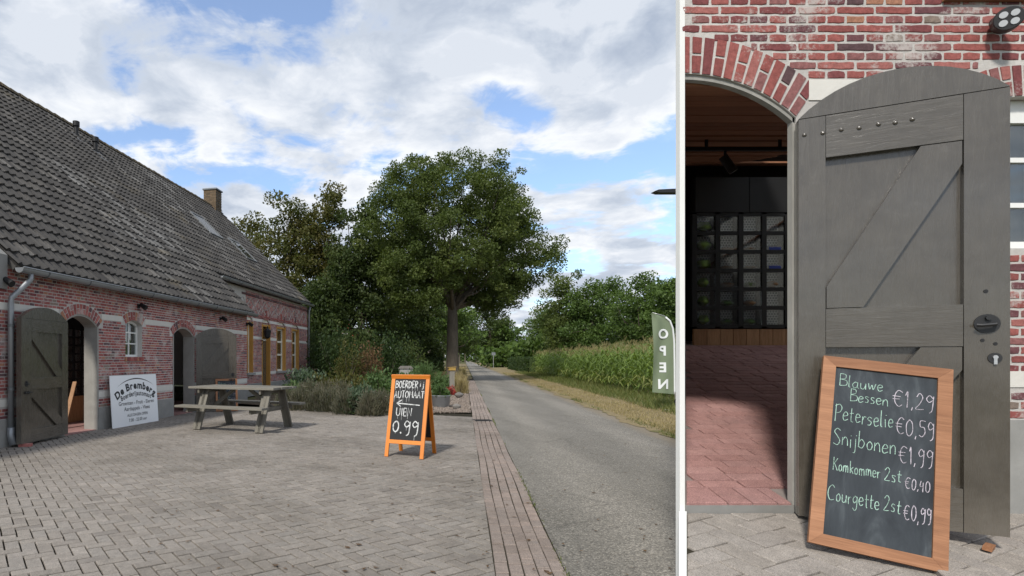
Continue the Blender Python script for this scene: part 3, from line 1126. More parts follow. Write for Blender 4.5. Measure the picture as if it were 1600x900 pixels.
def band_pieces(x0, x1, z0, z1, q, ops, name, mat, proud):
    iv = []
    for (a, b, zb, zs, r_) in ops:
        ring_ = .2 if q == 0 else 0.0
        if zb < z1 and zs + r_ + ring_ > z0:
            e_ = .115 if (q == 0 and z1 > zs) else 0.0
            iv.append((a - e_, b + e_))
    iv.sort()
    cur = x0
    for a, b in iv + [(x1, x1)]:
        if a > cur + .02:
            m_ = MB()
            m_.bbox((cur, q - proud, z0), (a, q + .03, z1))
            m_.build(name, mat, FARM)
        cur = max(cur, b)
band_pieces(BX0, BX1, .664, .782, 0, OPS_B, 'white_band', M['band'], .008)
band_pieces(BX0, BX1, 2.265, 2.382, 0, OPS_B, 'white_band', M['band'], .008)
band_pieces(BX0, BX1 + .01, -.05, .452, 0, OPS_B, 'plinth', M['cement'], .022)
band_pieces(20.2, HX1, .795, .895, HQ, OPS_H, 'white_band', M['band'], .008)
band_pieces(20.2, HX1, 2.285, 2.385, HQ, OPS_H, 'white_band', M['band'], .008)
band_pieces(20.2, HX1, 3.005, 3.115, HQ, OPS_H, 'white_band', M['band'], .008)
band_pieces(20.2, HX1 + .01, -.05, .452, HQ, OPS_H, 'plinth', M['cement'], .022)

# cement lined door reveals
for k in (0, 2):
    a, b, zb, zs, rise = OPS_B[k]
    t = MB()
    t.bbox((b - .035, -.012, -.02), (b + .012, .30, zs + .005))
    t.bbox((a - .012, -.012, -.02), (a + .035, .30, zs + .005))
    pts = arch_pts(a, b, zs, rise)
    for i in range(10):
        (xa, za), (xb, zb2) = pts[i], pts[i + 1]
        t.prism([(xa, za - .035), (xb, zb2 - .035), (xb, zb2 + .003), (xa, za + .003)], 'y', .012, .30)
    t.build('door_reveal', M['jamb'], FARM)
# floor, and near-black inner walls: room darkness put into their colour
t = MB()
t.bbox((BX0 + .3, .02, -.04), (BX1, 2 * RQ - .3, .012))
t.build('floor', M['floortile'], FARM)
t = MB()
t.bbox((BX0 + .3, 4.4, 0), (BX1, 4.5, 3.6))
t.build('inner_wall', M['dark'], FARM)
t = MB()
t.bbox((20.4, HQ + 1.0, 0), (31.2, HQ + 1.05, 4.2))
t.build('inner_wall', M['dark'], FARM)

# roof
rt = MB()
def rp(x, q, lift=0.0):
    return (x, q - lift * .707, roof_z(q) + lift * .707)
RX0 = fx(13) - .05
th = .09
xs_ = [(RX0, BX1 + .12, -.2), (BX1 + .12, HX1 + .1, HQ - .2)]
for (xa, xb, q0) in xs_:
    vs = [rp(xa, q0, -th), rp(xb, q0, -th), rp(xb, RQ, -th), rp(xa, RQ, -th), rp(xa, q0, -.01), rp(xb, q0, -.01), rp(xb, RQ, -.01), rp(xa, RQ, -.01)]
    rt.add(vs, [(0, 3, 2, 1), (4, 5, 6, 7), (0, 1, 5, 4), (2, 3, 7, 6), (0, 4, 7, 3), (1, 2, 6, 5)])
# rear slope
zr = roof_z(RQ)
rt.add([(RX0, RQ, zr - .02), (HX1 + .1, RQ, zr - .02), (HX1 + .1, 2 * RQ + .2, EAVE), (RX0, 2 * RQ + .2, EAVE)], [(0, 1, 2, 3)])
roof = rt.build('roof', M['tile'], FARM)


def tile_mesh(mbx, x, q, w, l, rnd=None, dz=0.0):
    """one pantile: wave across, overlapping the row below"""
    prof = [(-.5, .012), (-.38, .040), (-.24, .048), (-.10, .024), (.06, .0), (.26, .0), (.40, .012), (.5, .030)]
    n = len(prof)
    vs = []
    lip = .052 + dz
    s2 = .7071
    for (dq, lift) in ((0, lip), (l * s2 * 1.06, .006 + dz)):
        for (px, pz) in prof:
            vs.append(rp(x + px * w, q + dq, lift + pz))
    for (px, pz) in prof:
        vs.append(rp(x + px * w, q, -.004 + pz * .6))
    fs = [(i, i + 1, n + i + 1, n + i) for i in range(n - 1)] + [(2 * n + i, 2 * n + i + 1, i + 1, i) for i in range(n - 1)]
    mbx.add(vs, fs, rnd)


TW, TLn = .205, .335
tiles = []
rows = int((RQ + .2) * 1.414 / TLn)
dq = (RQ + .2) / rows
for r_ in range(rows):
    q = -.2 + r_ * dq
    xb = BX1 + .1 if q < HQ - .25 else HX1 + .08
    n = int((xb - RX0) / TW)
    for k in range(n):
        x = RX0 + (k + .5) * TW
        tiles.append((x, q, r_))
def tile_size(tl):
    x, q, r_ = tl
    X = -7.825 + .2358 * x - .9718 * q
    Y = .9718 * x + .2358 * q
    u = X / Y * F + U0
    return Y if -25 < u < 1100 else Y + 100
tiles.sort(key=tile_size)
field = MB()
SKY = [(fx(322, 4.0), 3.55, 1.15, .95), (fx(378, 3.3), 2.85, 1.2, .95)]
base_t = []
for v in range(4):
    t = MB()
    tile_mesh(t, 0, -.2, TW * .995, dq * 1.414, 0.0, (v - 1.5) * .0035)
    t.v = [(p[0], p[1] + .2, p[2] - EAVE) for p in t.v]
    base_t.append(t.mesh('roof_tile'))
for i, (x, q, r_) in enumerate(tiles):
    if i < 300:
        o = link('roof_tile', base_t[random.randrange(4)], M['tile'], roof)
        o.location = (x, q, roof_z(q))
    else:
        tile_mesh(field, x, q, TW * .995, dq * 1.414, None, random.uniform(-.006, .006))
field.build('roof_tile_field', M['tile'], roof, kind='stuff')
# ridge tiles
rid0 = MB()
for (xa, r_) in ((0, .135), (.40, .12)):
    pass
vs, fs = [], []
for j, (xx, rr) in enumerate(((0, .14), (.03, .15), (.40, .125))):
    for k in range(7):
        a = math.pi * k / 6
        vs.append((xx, math.cos(a) * rr, math.sin(a) * rr))
for j in range(2):
    for k in range(6):
        fs.append((j * 7 + k, j * 7 + 7 + k, j * 7 + 8 + k, j * 7 + k + 1))
rid0.add(vs, fs, 0.0)
rid = rid0.mesh('ridge_tile')
x = RX0
while x < HX1 + .05:
    o = link('ridge_tile', rid, M['ridge'], roof)
    o.location = (x, RQ, zr - .01 + random.uniform(-.006, .01))
    x += .385
# verge boards on the far gable and near end
t = MB()
t.bar(rp(HX1 + .12, HQ - .2, -.05), rp(HX1 + .12, RQ, -.05), .03, .16, (1, 0, 0))
t.build('verge_board', M['darkzinc'], roof)
t = MB()
t.prism([(-.06, 2.6), (.5, 2.6), (.5, 3.60), (-.06, 3.16)], 'x', RX0 - 1.5, RX0 - .03)
t.build('gable_coping', M['cement'], FARM)
# two vent pipes
for (u, q) in ((119, 5.95), (149, 5.55)):
    x = fx(u, q)
    t = MB()
    z = roof_z(q)
    t.tube([(x, q, z - .1), (x, q, z + .42)], .075, 12)
    t.tube([(x, q, z + .34), (x, q, z + .36), (x, q, z + .52), (x, q, z + .53)], [.085, .115, .115, .09], 12)
    v_ = t.build('vent_pipe', M['blacksteel'], roof)
    t = MB()
    t.add([rp(x - .2, q - .35, .05), rp(x + .25, q - .35, .05), rp(x + .25, q + .1, .05), rp(x - .2, q + .1, .05)], [(0, 1, 2, 3)])
    t.build('lead_flashing', M['zinc'], v_)
# skylights
for (x, q, w, l) in SKY:
    t = MB()
    for (a, b) in (((x - w / 2, q), (x + w / 2, q)), ((x - w / 2, q + l), (x + w / 2, q + l)), ((x - w / 2, q), (x - w / 2, q + l)), ((x + w / 2, q), (x + w / 2, q + l))):
        t.bar(rp(a[0], a[1], .07), rp(b[0], b[1], .07), .07, .10, (0, -1, 1))
    s_ = t.build('skylight', M['darkzinc'], roof)
    t = MB()
    t.add([rp(x - w / 2, q, .10), rp(x + w / 2, q, .10), rp(x + w / 2, q + l, .10), rp(x - w / 2, q + l, .10)], [(0, 1, 2, 3)])
    t.build('pane', M['clearglass'], s_)
    t = MB()
    t.add([rp(x - w / 2, q, .045), rp(x + w / 2, q, .045), rp(x + w / 2, q + l, .045), rp(x - w / 2, q + l, .045)], [(0, 1, 2, 3)])
    t.build('dark_backing', M['dark'], s_)  # near-black sheet just below the pane
# chimney on the far end of the ridge
t = MB()
cx = HX1 - .75
for r_ in range(18):
    z0 = zr - .35 + r_ * .068
    for s in range(4):
        y0 = RQ - .45 + s * .225 + (.1 if r_ % 2 else 0)
        t.bbox((cx - .35, max(RQ - .36, y0), z0), (cx + .35, min(RQ + .36, y0 + .217), z0 + .060))
ch = t.build('chimney', M['tanbrick'], roof)
t = MB()
t.bbox((cx - .34, RQ - .35, zr - .4), (cx + .34, RQ + .35, zr + .85))
t.build('mortar_core', M['cement'], ch)
t = MB()
t.bbox((cx - .40, RQ - .41, zr + .87), (cx + .40, RQ + .41, zr + .94))
t.build('chimney_cap', M['darkzinc'], ch)

# gutters and downpipes
def gutter(xa, xb, q, z):
    t = MB()
    prof = [(math.cos(a) * .085, math.sin(a) * .085) for a in [math.pi + math.pi * k / 8 for k in range(9)]]
    vs, fs = [], []
    for x in (xa, xb):
        for (py, pz) in prof:
            vs.append((x, q - .09 + py, z + pz))
    n = len(prof)
    for k in range(n - 1):
        fs.append((k, k + 1, n + k + 1, n + k))
    fs += [tuple(range(n)), tuple(range(n, 2 * n))[::-1]]
    t.add(vs, fs)
    t.tube([(xa, q - .178, z + .004), (xb, q - .178, z + .004)], .012, 8)
    gt = t.build('gutter', M['zinc'], FARM)
    x = xa + .6
    while x < xb:
        t = MB()
        prof2 = [(math.cos(a) * .092, math.sin(a) * .092) for a in [math.pi + math.pi * k / 8 for k in range(9)]]
        t.tube([(x, q - .09 + p[0], z + p[1]) for p in prof2], .011, 6)
        t.build('gutter_bracket', M['darkzinc'], gt)
        x += 1.1
gutter(RX0 - .02, BX1 + .16, -.19, EAVE - .03)
gutter(BX1 + .3, HX1 + .12, HQ - .19, roof_z(HQ - .2) - .03)
t = MB()
px = fx(10)
t.tube([(px + .22, -.28, EAVE - .08), (px + .22, -.28, EAVE - .20), (px, -.10, EAVE - .52), (px, -.09, EAVE - .62), (px, -.09, EAVE - .72), (px, -.09, .30)], .047, 12)
dp = t.build('downpipe', M['zinc'], FARM, smooth=True)
for z in (.95, 2.0):
    t = MB()
    t.tube([(px, -.09, z - .02), (px, -.09, z + .03)], .056, 12)
    t.build('pipe_clip', M['darkzinc'], dp)
t = MB()
t.tube([(px, -.09, .32), (px, -.09, .20), (px - .02, -.16, .03)], [.06, .06, .062], 12)
t.build('pipe_shoe', M['zinc'], dp, smooth=True)
t = MB()
t.tube([(HX1 - .05, HQ - .2, roof_z(HQ) - .25), (HX1 - .02, HQ - .1, roof_z(HQ) - .6), (HX1 - .02, HQ - .09, .1)], .05, 10)
t.build('downpipe', M['zinc'], FARM, smooth=True)

# barn window
a, b, zb, zs, rise = OPS_B[1]
t = MB()
y = .12
t.bbox((a, y, zb), (b, y + .06, zb + .05)); t.bbox((a, y, zb + .05), (a + .05, y + .06, zs)); t.bbox((b - .05, y, zb + .05), (b, y + .06, zs))
pts = arch_pts(a, b, zs, rise)
for i in range(10):
    (xa, za), (xb, zb2) = pts[i], pts[i + 1]
    t.prism([(xa, za - .055), (xb, zb2 - .055), (xb, zb2), (xa, za)], 'y', y, y + .06)
win = t.build('window', M['white'], FARM)
t = MB()
t.bbox(((a + b) / 2 - .014, y + .008, zb + .05), ((a + b) / 2 + .014, y + .05, zs + rise - .055))
for k in (1, 2):
    z = zb + .05 + (zs - zb) * k / 2.9
    t.bbox((a + .05, y + .010, z - .013), (b - .05, y + .048, z + .013))
t.build('glazing_bar', M['white'], win)
t = MB()
t.bbox((a + .01, y + .026, zb + .03), (b - .01, y + .032, zs + rise - .06))
t.build('pane', M['glass'], win)
t = MB()
t.bbox((a, y + .12, zb), (b, y + .13, zs + rise))
t.build('curtain', M['curtain'], win)
t = MB()
k = 0
x = a - .03
while x < b + .02:
    t.bbox((x, -.03, zb - .10), (x + .055, .12, zb - .003))
    x += .065
t.build('sill', M['brick'], win)

# house windows and front door, ochre linings
for k, (a, b, zb, zs, rise) in enumerate(OPS_H):
    t = MB()
    t.bbox((b - .06, HQ - .02, zb), (b + .005, HQ + .24, zs)); t.bbox((a - .005, HQ - .02, zb), (a + .06, HQ + .24, zs))
    t.bbox((a, HQ + .02, zs - .1), (b, HQ + .24, zs - .02))
    w_ = t.build('front_door' if k == 1 else 'window', M['ochre'], FARM)
    t = MB()
    if k == 1:
        t.bbox((a + .06, HQ + .16, zb), (b - .06, HQ + .22, 2.25))
        for z0, z1 in ((.25, .9), (1.05, 2.1)):
            t.bbox((a + .2, HQ + .145, zb + z0), (b - .2, HQ + .165, min(2.15, zb + z1)))
        t.build('leaf', M['door'], w_)
        t = MB()
        t.bbox((a + .06, HQ + .16, 2.25), (b - .06, HQ + .2, 2.32))
        t.build('transom', M['cream'], w_)
        zz0 = 2.32
    else:
        zz0 = zb
        t.bbox((a + .06, HQ + .14, zb), (a + .14, HQ + .2, zs - .1)); t.bbox((b - .14, HQ + .14, zb), (b - .06, HQ + .2, zs - .1))
        for z in (zb + .04, zb + .75, zb + 1.35, zs - .14):
            t.bbox((a + .14, HQ + .142, z - .04), (b - .14, HQ + .198, z + .04))
        t.build('sash', M['cream'], w_)
        t = MB()
        t.bbox((a - .08, HQ - .1, zb - .09), (b + .08, HQ + .1, zb - .002))
        t.build('sill', M['cement'], w_)
    t = MB()
    t.bbox((a + .1, HQ + .168, zz0), (b - .1, HQ + .174, zs - .1))
    t.build('pane', M['glass'], w_)
    t = MB()
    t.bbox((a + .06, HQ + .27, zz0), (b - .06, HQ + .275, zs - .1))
    t.build('curtain', M['curtain'] if k != 1 else M['dark'], w_)  # front door: near-black sheet in place of a curtain

# wall lamps (spot on a bracket) and the lantern by the front door
for (u, z, q) in ((3, 2.72, 0), (216, 2.66, 0), (344, 2.66, 0), (396, 2.62, -.02)):
    x = min(fx(u, 0), BX1 - .05)
    t = MB()
    t.bbox((x - .05, q - .02, z - .05), (x + .05, q + .01, z + .05))
    t.bar((x, q, z), (x, q - .12, z + .02), .03, .03)
    t.tube([(x, q - .06, z + .04), (x, q - .20, z - .05)], [.045, .062], 12)
    t.build('wall_lamp', M['blacksteel'], FARM)
x, q = fx(410, HQ) - .18, HQ
t = MB()
t.bar((x, q, 2.2), (x, q - .26, 2.32), .02, .02); t.bar((x, q, 2.02), (x, q - .26, 2.30), .015, .015)
t.lathe([(.02, 2.30), (.11, 2.36), (.12, 2.38), (.15, 2.62), (.16, 2.64), (.02, 2.76), (.025, 2.82), (.0, 2.84)], 6, (x, q - .30, 0))
t.build('lantern', M['blacksteel'], FARM)


def barn_door(parent, Wd, Hs, rise, flip=False, detail=1, mat=None, lock_side=1):
    """arched ledged door; local x from hinge to free edge, y = outwards face at 0, body behind, z up"""
    mat = mat or M['door']
    T = .045
    pts = arch_pts(0, Wd, Hs, rise, 14)
    t = MB()
    t.prism([(0, 0), (Wd, 0)] + [(p[0], p[1]) for p in pts[::-1]], 'y', 0, T)
    leaf = t.build('barn_door', mat, parent)
    f = -.042
    def part(nm, boxes, m_=mat, sm=False):
        t = MB()
        for bx in boxes:
            if len(bx) == 2:
                t.bbox(bx[0], bx[1])
            else:
                t.prism(bx[0], 'y', bx[1], bx[2])
        return t.build(nm, m_, leaf, smooth=sm)
    sl, sr = .145 * Wd, .80 * Wd
    part('stile', [((.0015, f, .002), (sl - .0015, .0, Hs - .004))])
    part('stile', [((sr + .0015, f, .002), (Wd - .0015, .0, Hs - .004))])
    part('arch_board', [([(.001, Hs)] + [(Wd - .001, Hs)] + [(p[0] if 0 < i < 14 else p[0] + (.001 if i == 0 else -.001), p[1] - .001) for i, p in enumerate(pts)][::-1][1:-1], f - .001, .0)])
    part('rail', [((sl + .001, f + .001, Hs * .895), (sr - .001, 0, Hs - .004))], M['door_h'])
    part('rail', [((sl + .001, f + .001, Hs * .425), (sr - .001, 0, Hs * .52))], M['door_h'])
    part('rail', [((sl + .001, f + .001, .003), (sr - .001, 0, Hs * .10))], M['door_h'])
    wb = .155
    for (za, zb) in ((Hs * .522, Hs * .893), (Hs * .102, Hs * .423)):
        if not flip:
            A, B = (sl + .004, za), (sr - .004, zb)
            poly = [(A[0], A[1]), (A[0] + wb, A[1]), (B[0], B[1] - wb * .75), (B[0], B[1]), (B[0] - wb, B[1]), (A[0], A[1] + wb * .75)]
        else:
            A, B = (sr - .004, za), (sl + .004, zb)
            poly = [(A[0], A[1]), (A[0], A[1] + wb * .75), (B[0] + wb, B[1]), (B[0], B[1]), (B[0], B[1] - wb * .75), (A[0] - wb, A[1])]
        part('brace', [(poly, f + .003, 0)])
    xl = .90 * Wd
    t = MB()
    c_ = [(xl + .048 * math.cos(2 * math.pi * k / 20), Hs * .475 + .048 * math.sin(2 * math.pi * k / 20)) for k in range(20)]
    t.prism(c_, 'y', f - .006, f + .002)
    lp = t.build('lock_plate', M['black'], leaf)
    t = MB()
    t.tube([(xl - .045, f - .03, Hs * .472), (xl - .03, f - .038, Hs * .471), (xl + .02, f - .034, Hs * .473), (xl + .03, f - .004, Hs * .474)], .008, 8)
    t.tube([(xl + .002, f - .005, Hs * .488), (xl + .002, f - .02, Hs * .488)], .012, 8)
    t.build('handle', M['black'], leaf)
    if detail > 1:
        t = MB()
        c_ = [(xl + .028 + .026 * math.cos(2 * math.pi * k / 18), Hs * .398 + .026 * math.sin(2 * math.pi * k / 18)) for k in range(18)]
        t.prism(c_, 'y', f - .005, f + .002)
        t.build('escutcheon', M['black'], leaf)
        t = MB()
        t.tube([(xl + .028, f - .012, Hs * .400), (xl + .028, f, Hs * .400)], .0095, 12)
        t.bbox((xl + .022, f - .011, Hs * .384), (xl + .034, f, Hs * .400))
        t.build('lock_cylinder', M['alu'], leaf)
        for (hx, hz, hr) in ((xl - .004, Hs * .548, .009), (xl - .016, Hs * .438, .008), (xl + .03, Hs * .430, .008)):
            t = MB()
            t.tube([(hx, f - .003, hz), (hx, f + .004, hz)], hr, 12)
            t.build('bolt_hole', M['blacksteel'], leaf)
        for k, bx in enumerate((.018, .115, .21, .30, .395, .475, .555)):
            t = MB()
            z = Hs * (.958 - .002 * (k % 2))
            t.lathe([(.0115, 0), (.0095, .005), (.004, .0075), (.0, .008)], 10)
            t.v = [(p[0] + bx * Wd + .012, f - p[2], p[1] + z) for p in t.v]
            t.build('bolt_head', mat, leaf, smooth=True)
    else:
        t = MB()
        t.bar((xl - .11, f - .02, Hs * .405), (xl + .07, f - .02, Hs * .405), .022, .022)
        t.bbox((xl - .05, f - .03, Hs * .395), (xl - .02, f, Hs * .415)); t.bbox((xl + .03, f - .03, Hs * .395), (xl + .055, f, Hs * .415))
        t.build('bolt', M['black'], leaf)
    return leaf


# door of the first opening: hinged at its near jamb, folded back almost onto the wall
a0 = OPS_B[0][0]
dr = barn_door(FARM, 1.36, 2.08, .22, flip=False)
# seen face: free end lies towards us (-x); turn by 180-10 degrees
dr.location = (a0 + .0, -.07, .05)
dr.rotation_euler = (0, 0, R(180 + 8))
dr.scale = (1, -1, 1)
dr['label'] = 'dark grey arched door folded back beside the downpipe'
# door of the second opening stands well open towards the yard
b2 = OPS_B[2][1]
dr2 = barn_door(FARM, 1.10, 2.06, .20)
dr2.location = (b2 + .03, -.05, .04)
dr2.rotation_euler = (0, 0, R(-57))
dr2['label'] = 'dark grey arched door swung out behind the picnic table'

# brick wedge under the first door
t = MB()
t.box((0, 0, .024), (.2, .095, .046))
o = t.build('wedge_brick', M['brick'])
p = W(40, 699, 9.62)
o.location = (p.x, p.y, .002)
o.rotation_euler = (0, 0, R(20))
lab(o, 'loose pinkish brick wedged under the open door beside the downpipe', 'brick')

# ------------------------------------------------------------------ vending lockers
def locker(name, loc, rz, cols, rows_, cw, chh, z0, extra_top, label):
    root = empty(name, loc, rz)
    lab(root, label, 'locker')
    D = .15
    Wt = cols * cw
    fw, fh = cw * .105, chh * .10
    t = MB()
    for c in range(cols + 1):
        t.bbox((c * cw - fw, -D, z0), (c * cw + fw, 0, z0 + rows_ * chh))
    for r_ in range(rows_ + 1):
        for c in range(cols):
            t.bbox((c * cw + fw, -D + .004, z0 + r_ * chh - fh), (c * cw + cw - fw, 0, z0 + r_ * chh + fh))
    t.build('frame', M['blacksteel'], root)
    if extra_top:
        t = MB()
        for k in range(3):
            t.bbox((Wt * k / 3 + .004, -D - .01, z0 + rows_ * chh + fh + .002), (Wt * (k + 1) / 3 - .004, 0, z0 + rows_ * chh + extra_top))
        t.build('top_cupboard', M['blacksteel'], root)
    bk, pn = MB(), MB()
    bk.bbox((-cw / 2, 0, -chh / 2), (cw / 2, .01, chh / 2), 0.0)
    pn.bbox((-cw / 2 + fw, 0, -chh / 2 + fh), (cw / 2 - fw, .003, chh / 2 - fh), 0.0)
    bm, pm = bk.mesh('back_panel'), pn.mesh('pane')
    for c in range(cols):
        for r_ in range(rows_):
            o = link('back_panel', bm, M['hex'], root)
            o.location = ((c + .5) * cw, -D + .115, z0 + (r_ + .5) * chh)
            o = link('pane', pm, M['clearglass'], root)
            o.location = ((c + .5) * cw, -D + .012, z0 + (r_ + .5) * chh)
    return root


# inside the farmhouse doorway
rot = FARM.rotation_euler.z
def farm_pt(x, q, z=0):
    return Vector((-7.825 + .2358 * x - .9718 * q, .9718 * x + .2358 * q, z))
lk = locker('vending_locker', farm_pt(11.95, 1.55), rot - R(0), 9, 8, .27, .19, .62, .4, 'black vending locker wall inside the first barn doorway')
t = MB()
t.bbox((0, -.145, .015), (2.43, 0, .60))
t.build('base', M['intwood'], lk)
t = MB()
A, B = farm_pt(12.15, .75, .02), farm_pt(12.75, .95, .95)
t.bar(A, B, .08, .045)
lab(t.build('timber_prop', M['intwood']), 'leaning pale timber prop inside the first barn doorway', 'timber')

# ------------------------------------------------------------------ lettering tools
def text_mesh(body, size, bold=0.0, align='CENTER'):
    cu = bpy.data.curves.new('txt', 'FONT')
    cu.body = body
    cu.size = size
    cu.align_x = align
    cu.offset = bold
    cu.resolution_u = 4
    ob = bpy.data.objects.new('txt', cu)
    COL.objects.link(ob)
    bpy.context.view_layer.update()
    dg = bpy.context.evaluated_depsgraph_get()
    me = bpy.data.meshes.new_from_object(ob.evaluated_get(dg))
    vs = [tuple(v.co) for v in me.vertices]
    fs = [tuple(p.vertices) for p in me.polygons]
    bpy.data.objects.remove(ob)
    bpy.data.curves.remove(cu)
    bpy.data.meshes.remove(me)
    return vs, fs


def text_on(mb, body, size, cx, cz, y, bold=0.0, sx=1.0, mirror=False):
    vs, fs = text_mesh(body, size, bold)
    if not vs:
        return
    m = -1 if mirror else 1
    mb.add([(cx + m * v[0] * sx, y, cz + v[1]) for v in vs], fs)


def arc_text(mb, body, size, cx, base, Rr, y, bold, span, valign=0):
    widths = []
    for ch_ in body:
        vs, fs = text_mesh(ch_, size, bold, 'LEFT') if ch_ != ' ' else ([], [])
        wd = (max(v[0] for v in vs) - min(v[0] for v in vs)) if vs else size * .22
        widths.append((vs, fs, wd))
    gap = size * .07
    tot = sum(w[2] + gap for w in widths)
    k = span / tot
    pos = -tot / 2
    for vs, fs, wd in widths:
        if vs:
            mn = min(v[0] for v in vs)
            x = (pos + wd / 2) * k
            th_ = x / Rr
            ca, sa = math.cos(th_), math.sin(th_)
            out = []
            for v in vs:
                lx, lz = (v[0] - mn - wd / 2) * k, v[1]
                out.append((cx + (Rr + lz) * sa + lx * ca, y, base - Rr + (Rr + lz) * ca - lx * sa))
            mb.add(out, fs)
        pos += wd + gap


GLY = {
 'B': (.55, [[(.05, 0), (.05, 1)], [(.05, 1), (.4, .95), (.42, .65), (.08, .52)], [(.08, .52), (.5, .45), (.5, .1), (.05, .0)]]),
 'P': (.5, [[(.05, -.05), (.08, 1)], [(.02, .9), (.3, 1.02), (.48, .8), (.35, .55), (.08, .48)]]),
 'S': (.5, [[(.45, .9), (.25, 1), (.06, .8), (.25, .55), (.45, .3), (.3, .02), (.03, .1)]]),
 'K': (.5, [[(.05, 0), (.05, 1)], [(.45, .95), (.08, .45)], [(.15, .5), (.5, 0)]]),
 'C': (.6, [[(.52, .85), (.35, 1), (.1, .8), (.03, .4), (.2, .05), (.5, .1)]]),
 'a': (.46, [[(.36, .42), (.2, .5), (.03, .28), (.1, .02), (.28, .06), (.36, .3)], [(.37, .5), (.36, .1), (.46, .0)]]),
 'b': (.42, [[(.05, 1), (.04, .05)], [(.04, .35), (.2, .5), (.38, .3), (.25, .02), (.04, .08)]]),
 'c': (.36, [[(.32, .42), (.15, .5), (.03, .25), (.14, .0), (.34, .08)]]),
 'e': (.38, [[(.04, .25), (.33, .32), (.26, .5), (.1, .46), (.03, .22), (.14, .0), (.36, .1)]]),
 'g': (.42, [[(.34, .44), (.16, .5), (.04, .28), (.14, .08), (.34, .25)], [(.36, .5), (.34, -.2), (.18, -.38), (.04, -.25)]]),
 'i': (.16, [[(.07, .48), (.08, .0)], [(.08, .68), (.09, .72)]]),
 'j': (.24, [[(.16, .48), (.15, -.25), (.02, -.34)], [(.16, .66), (.17, .71)]]),
 'k': (.38, [[(.05, .95), (.05, 0)], [(.33, .48), (.07, .22)], [(.14, .26), (.36, 0)]]),
 'l': (.2, [[(.06, .98), (.05, .1), (.16, .02)]]),
 'm': (.6, [[(.04, .48), (.05, 0)], [(.05, .3), (.16, .5), (.26, .4), (.27, 0)], [(.27, .32), (.4, .5), (.5, .38), (.52, 0)]]),
 'n': (.42, [[(.04, .48), (.05, 0)], [(.05, .3), (.2, .5), (.34, .38), (.36, 0)]]),
 'o': (.4, [[(.2, .5), (.04, .3), (.12, .02), (.3, .06), (.36, .32), (.2, .5)]]),
 'r': (.3, [[(.04, .48), (.05, 0)], [(.05, .28), (.15, .47), (.28, .46)]]),
 's': (.34, [[(.3, .45), (.12, .5), (.06, .36), (.26, .2), (.22, .02), (.03, .04)]]),
 't': (.32, [[(.14, .82), (.13, .08), (.26, .02)], [(.0, .5), (.3, .54)]]),
 'u': (.42, [[(.04, .48), (.06, .1), (.2, .0), (.34, .2), (.36, .48)], [(.36, .48), (.38, 0)]]),
 'w': (.55, [[(.03, .48), (.14, .02), (.27, .4), (.38, .02), (.52, .5)]]),
 '1': (.22, [[(.02, .75), (.12, 1), (.12, 0)]]),
 '2': (.42, [[(.04, .78), (.2, 1), (.36, .78), (.2, .35), (.02, .02), (.4, .04)]]),
 '4': (.42, [[(.1, .95), (.04, .45), (.36, .48)], [(.32, .85), (.28, -.05)]]),
 '5': (.42, [[(.38, .98), (.1, .96), (.08, .6), (.3, .58), (.36, .25), (.2, .0), (.03, .08)]]),
 '9': (.42, [[(.36, .8), (.18, 1), (.04, .76), (.16, .55), (.36, .72)], [(.37, .95), (.33, .1), (.18, -.1)]]),
 '0': (.46, [[(.22, 1), (.05, .7), (.08, .15), (.25, .0), (.4, .3), (.38, .8), (.22, 1)]]),
 ',': (.16, [[(.1, .08), (.03, -.15)]]), '.': (.16, [[(.05, .05), (.1, -.02)]]),
 '€': (.55, [[(.5, .9), (.3, 1), (.12, .7), (.12, .25), (.3, .0), (.5, .1)], [(.0, .6), (.4, .62)], [(.0, .42), (.36, .44)]]),
 'O': (.62, [[(.3, 1), (.06, .7), (.08, .2), (.3, .0), (.52, .25), (.52, .75), (.3, 1)]]),
 'E': (.46, [[(.05, 1), (.05, 0)], [(.05, 1), (.4, .98)], [(.05, .52), (.35, .52)], [(.05, 0), (.42, .02)]]),
 'R': (.54, [[(.05, 0), (.05, 1)], [(.05, 1), (.4, .92), (.4, .6), (.06, .5)], [(.12, .5), (.48, 0)]]),
 'D': (.58, [[(.05, 0), (.05, 1)], [(.05, 1), (.4, .85), (.48, .45), (.35, .1), (.05, 0)]]),
 'A': (.58, [[(.02, 0), (.28, 1), (.54, 0)], [(.12, .38), (.45, .38)]]),
 'U': (.58, [[(.05, 1), (.06, .25), (.26, .0), (.48, .22), (.5, 1)]]),
 'T': (.52, [[(.0, 1), (.5, .98)], [(.25, 1), (.25, 0)]]),
 'M': (.68, [[(.04, 0), (.08, 1), (.32, .4), (.56, 1), (.62, 0)]]),
 'I': (.2, [[(.1, 1), (.1, 0)]]),
 'N': (.58, [[(.05, 0), (.06, 1), (.48, .02), (.5, 1)]]),
}


def smooth_line(pts, n=5):
    if len(pts) < 3:
        return pts
    out = []
    for i in range(len(pts) - 1):
        p0, p1, p2, p3 = pts[max(0, i - 1)], pts[i], pts[i + 1], pts[min(len(pts) - 1, i + 2)]
        for k in range(n):
            t = k / n
            out.append(tuple(.5 * ((2 * p1[a]) + (-p0[a] + p2[a]) * t + (2 * p0[a] - 5 * p1[a] + 4 * p2[a] - p3[a]) * t * t + (-p0[a] + 3 * p1[a] - 3 * p2[a] + p3[a]) * t ** 3) for a in (0, 1)))
    out.append(pts[-1])
    return out


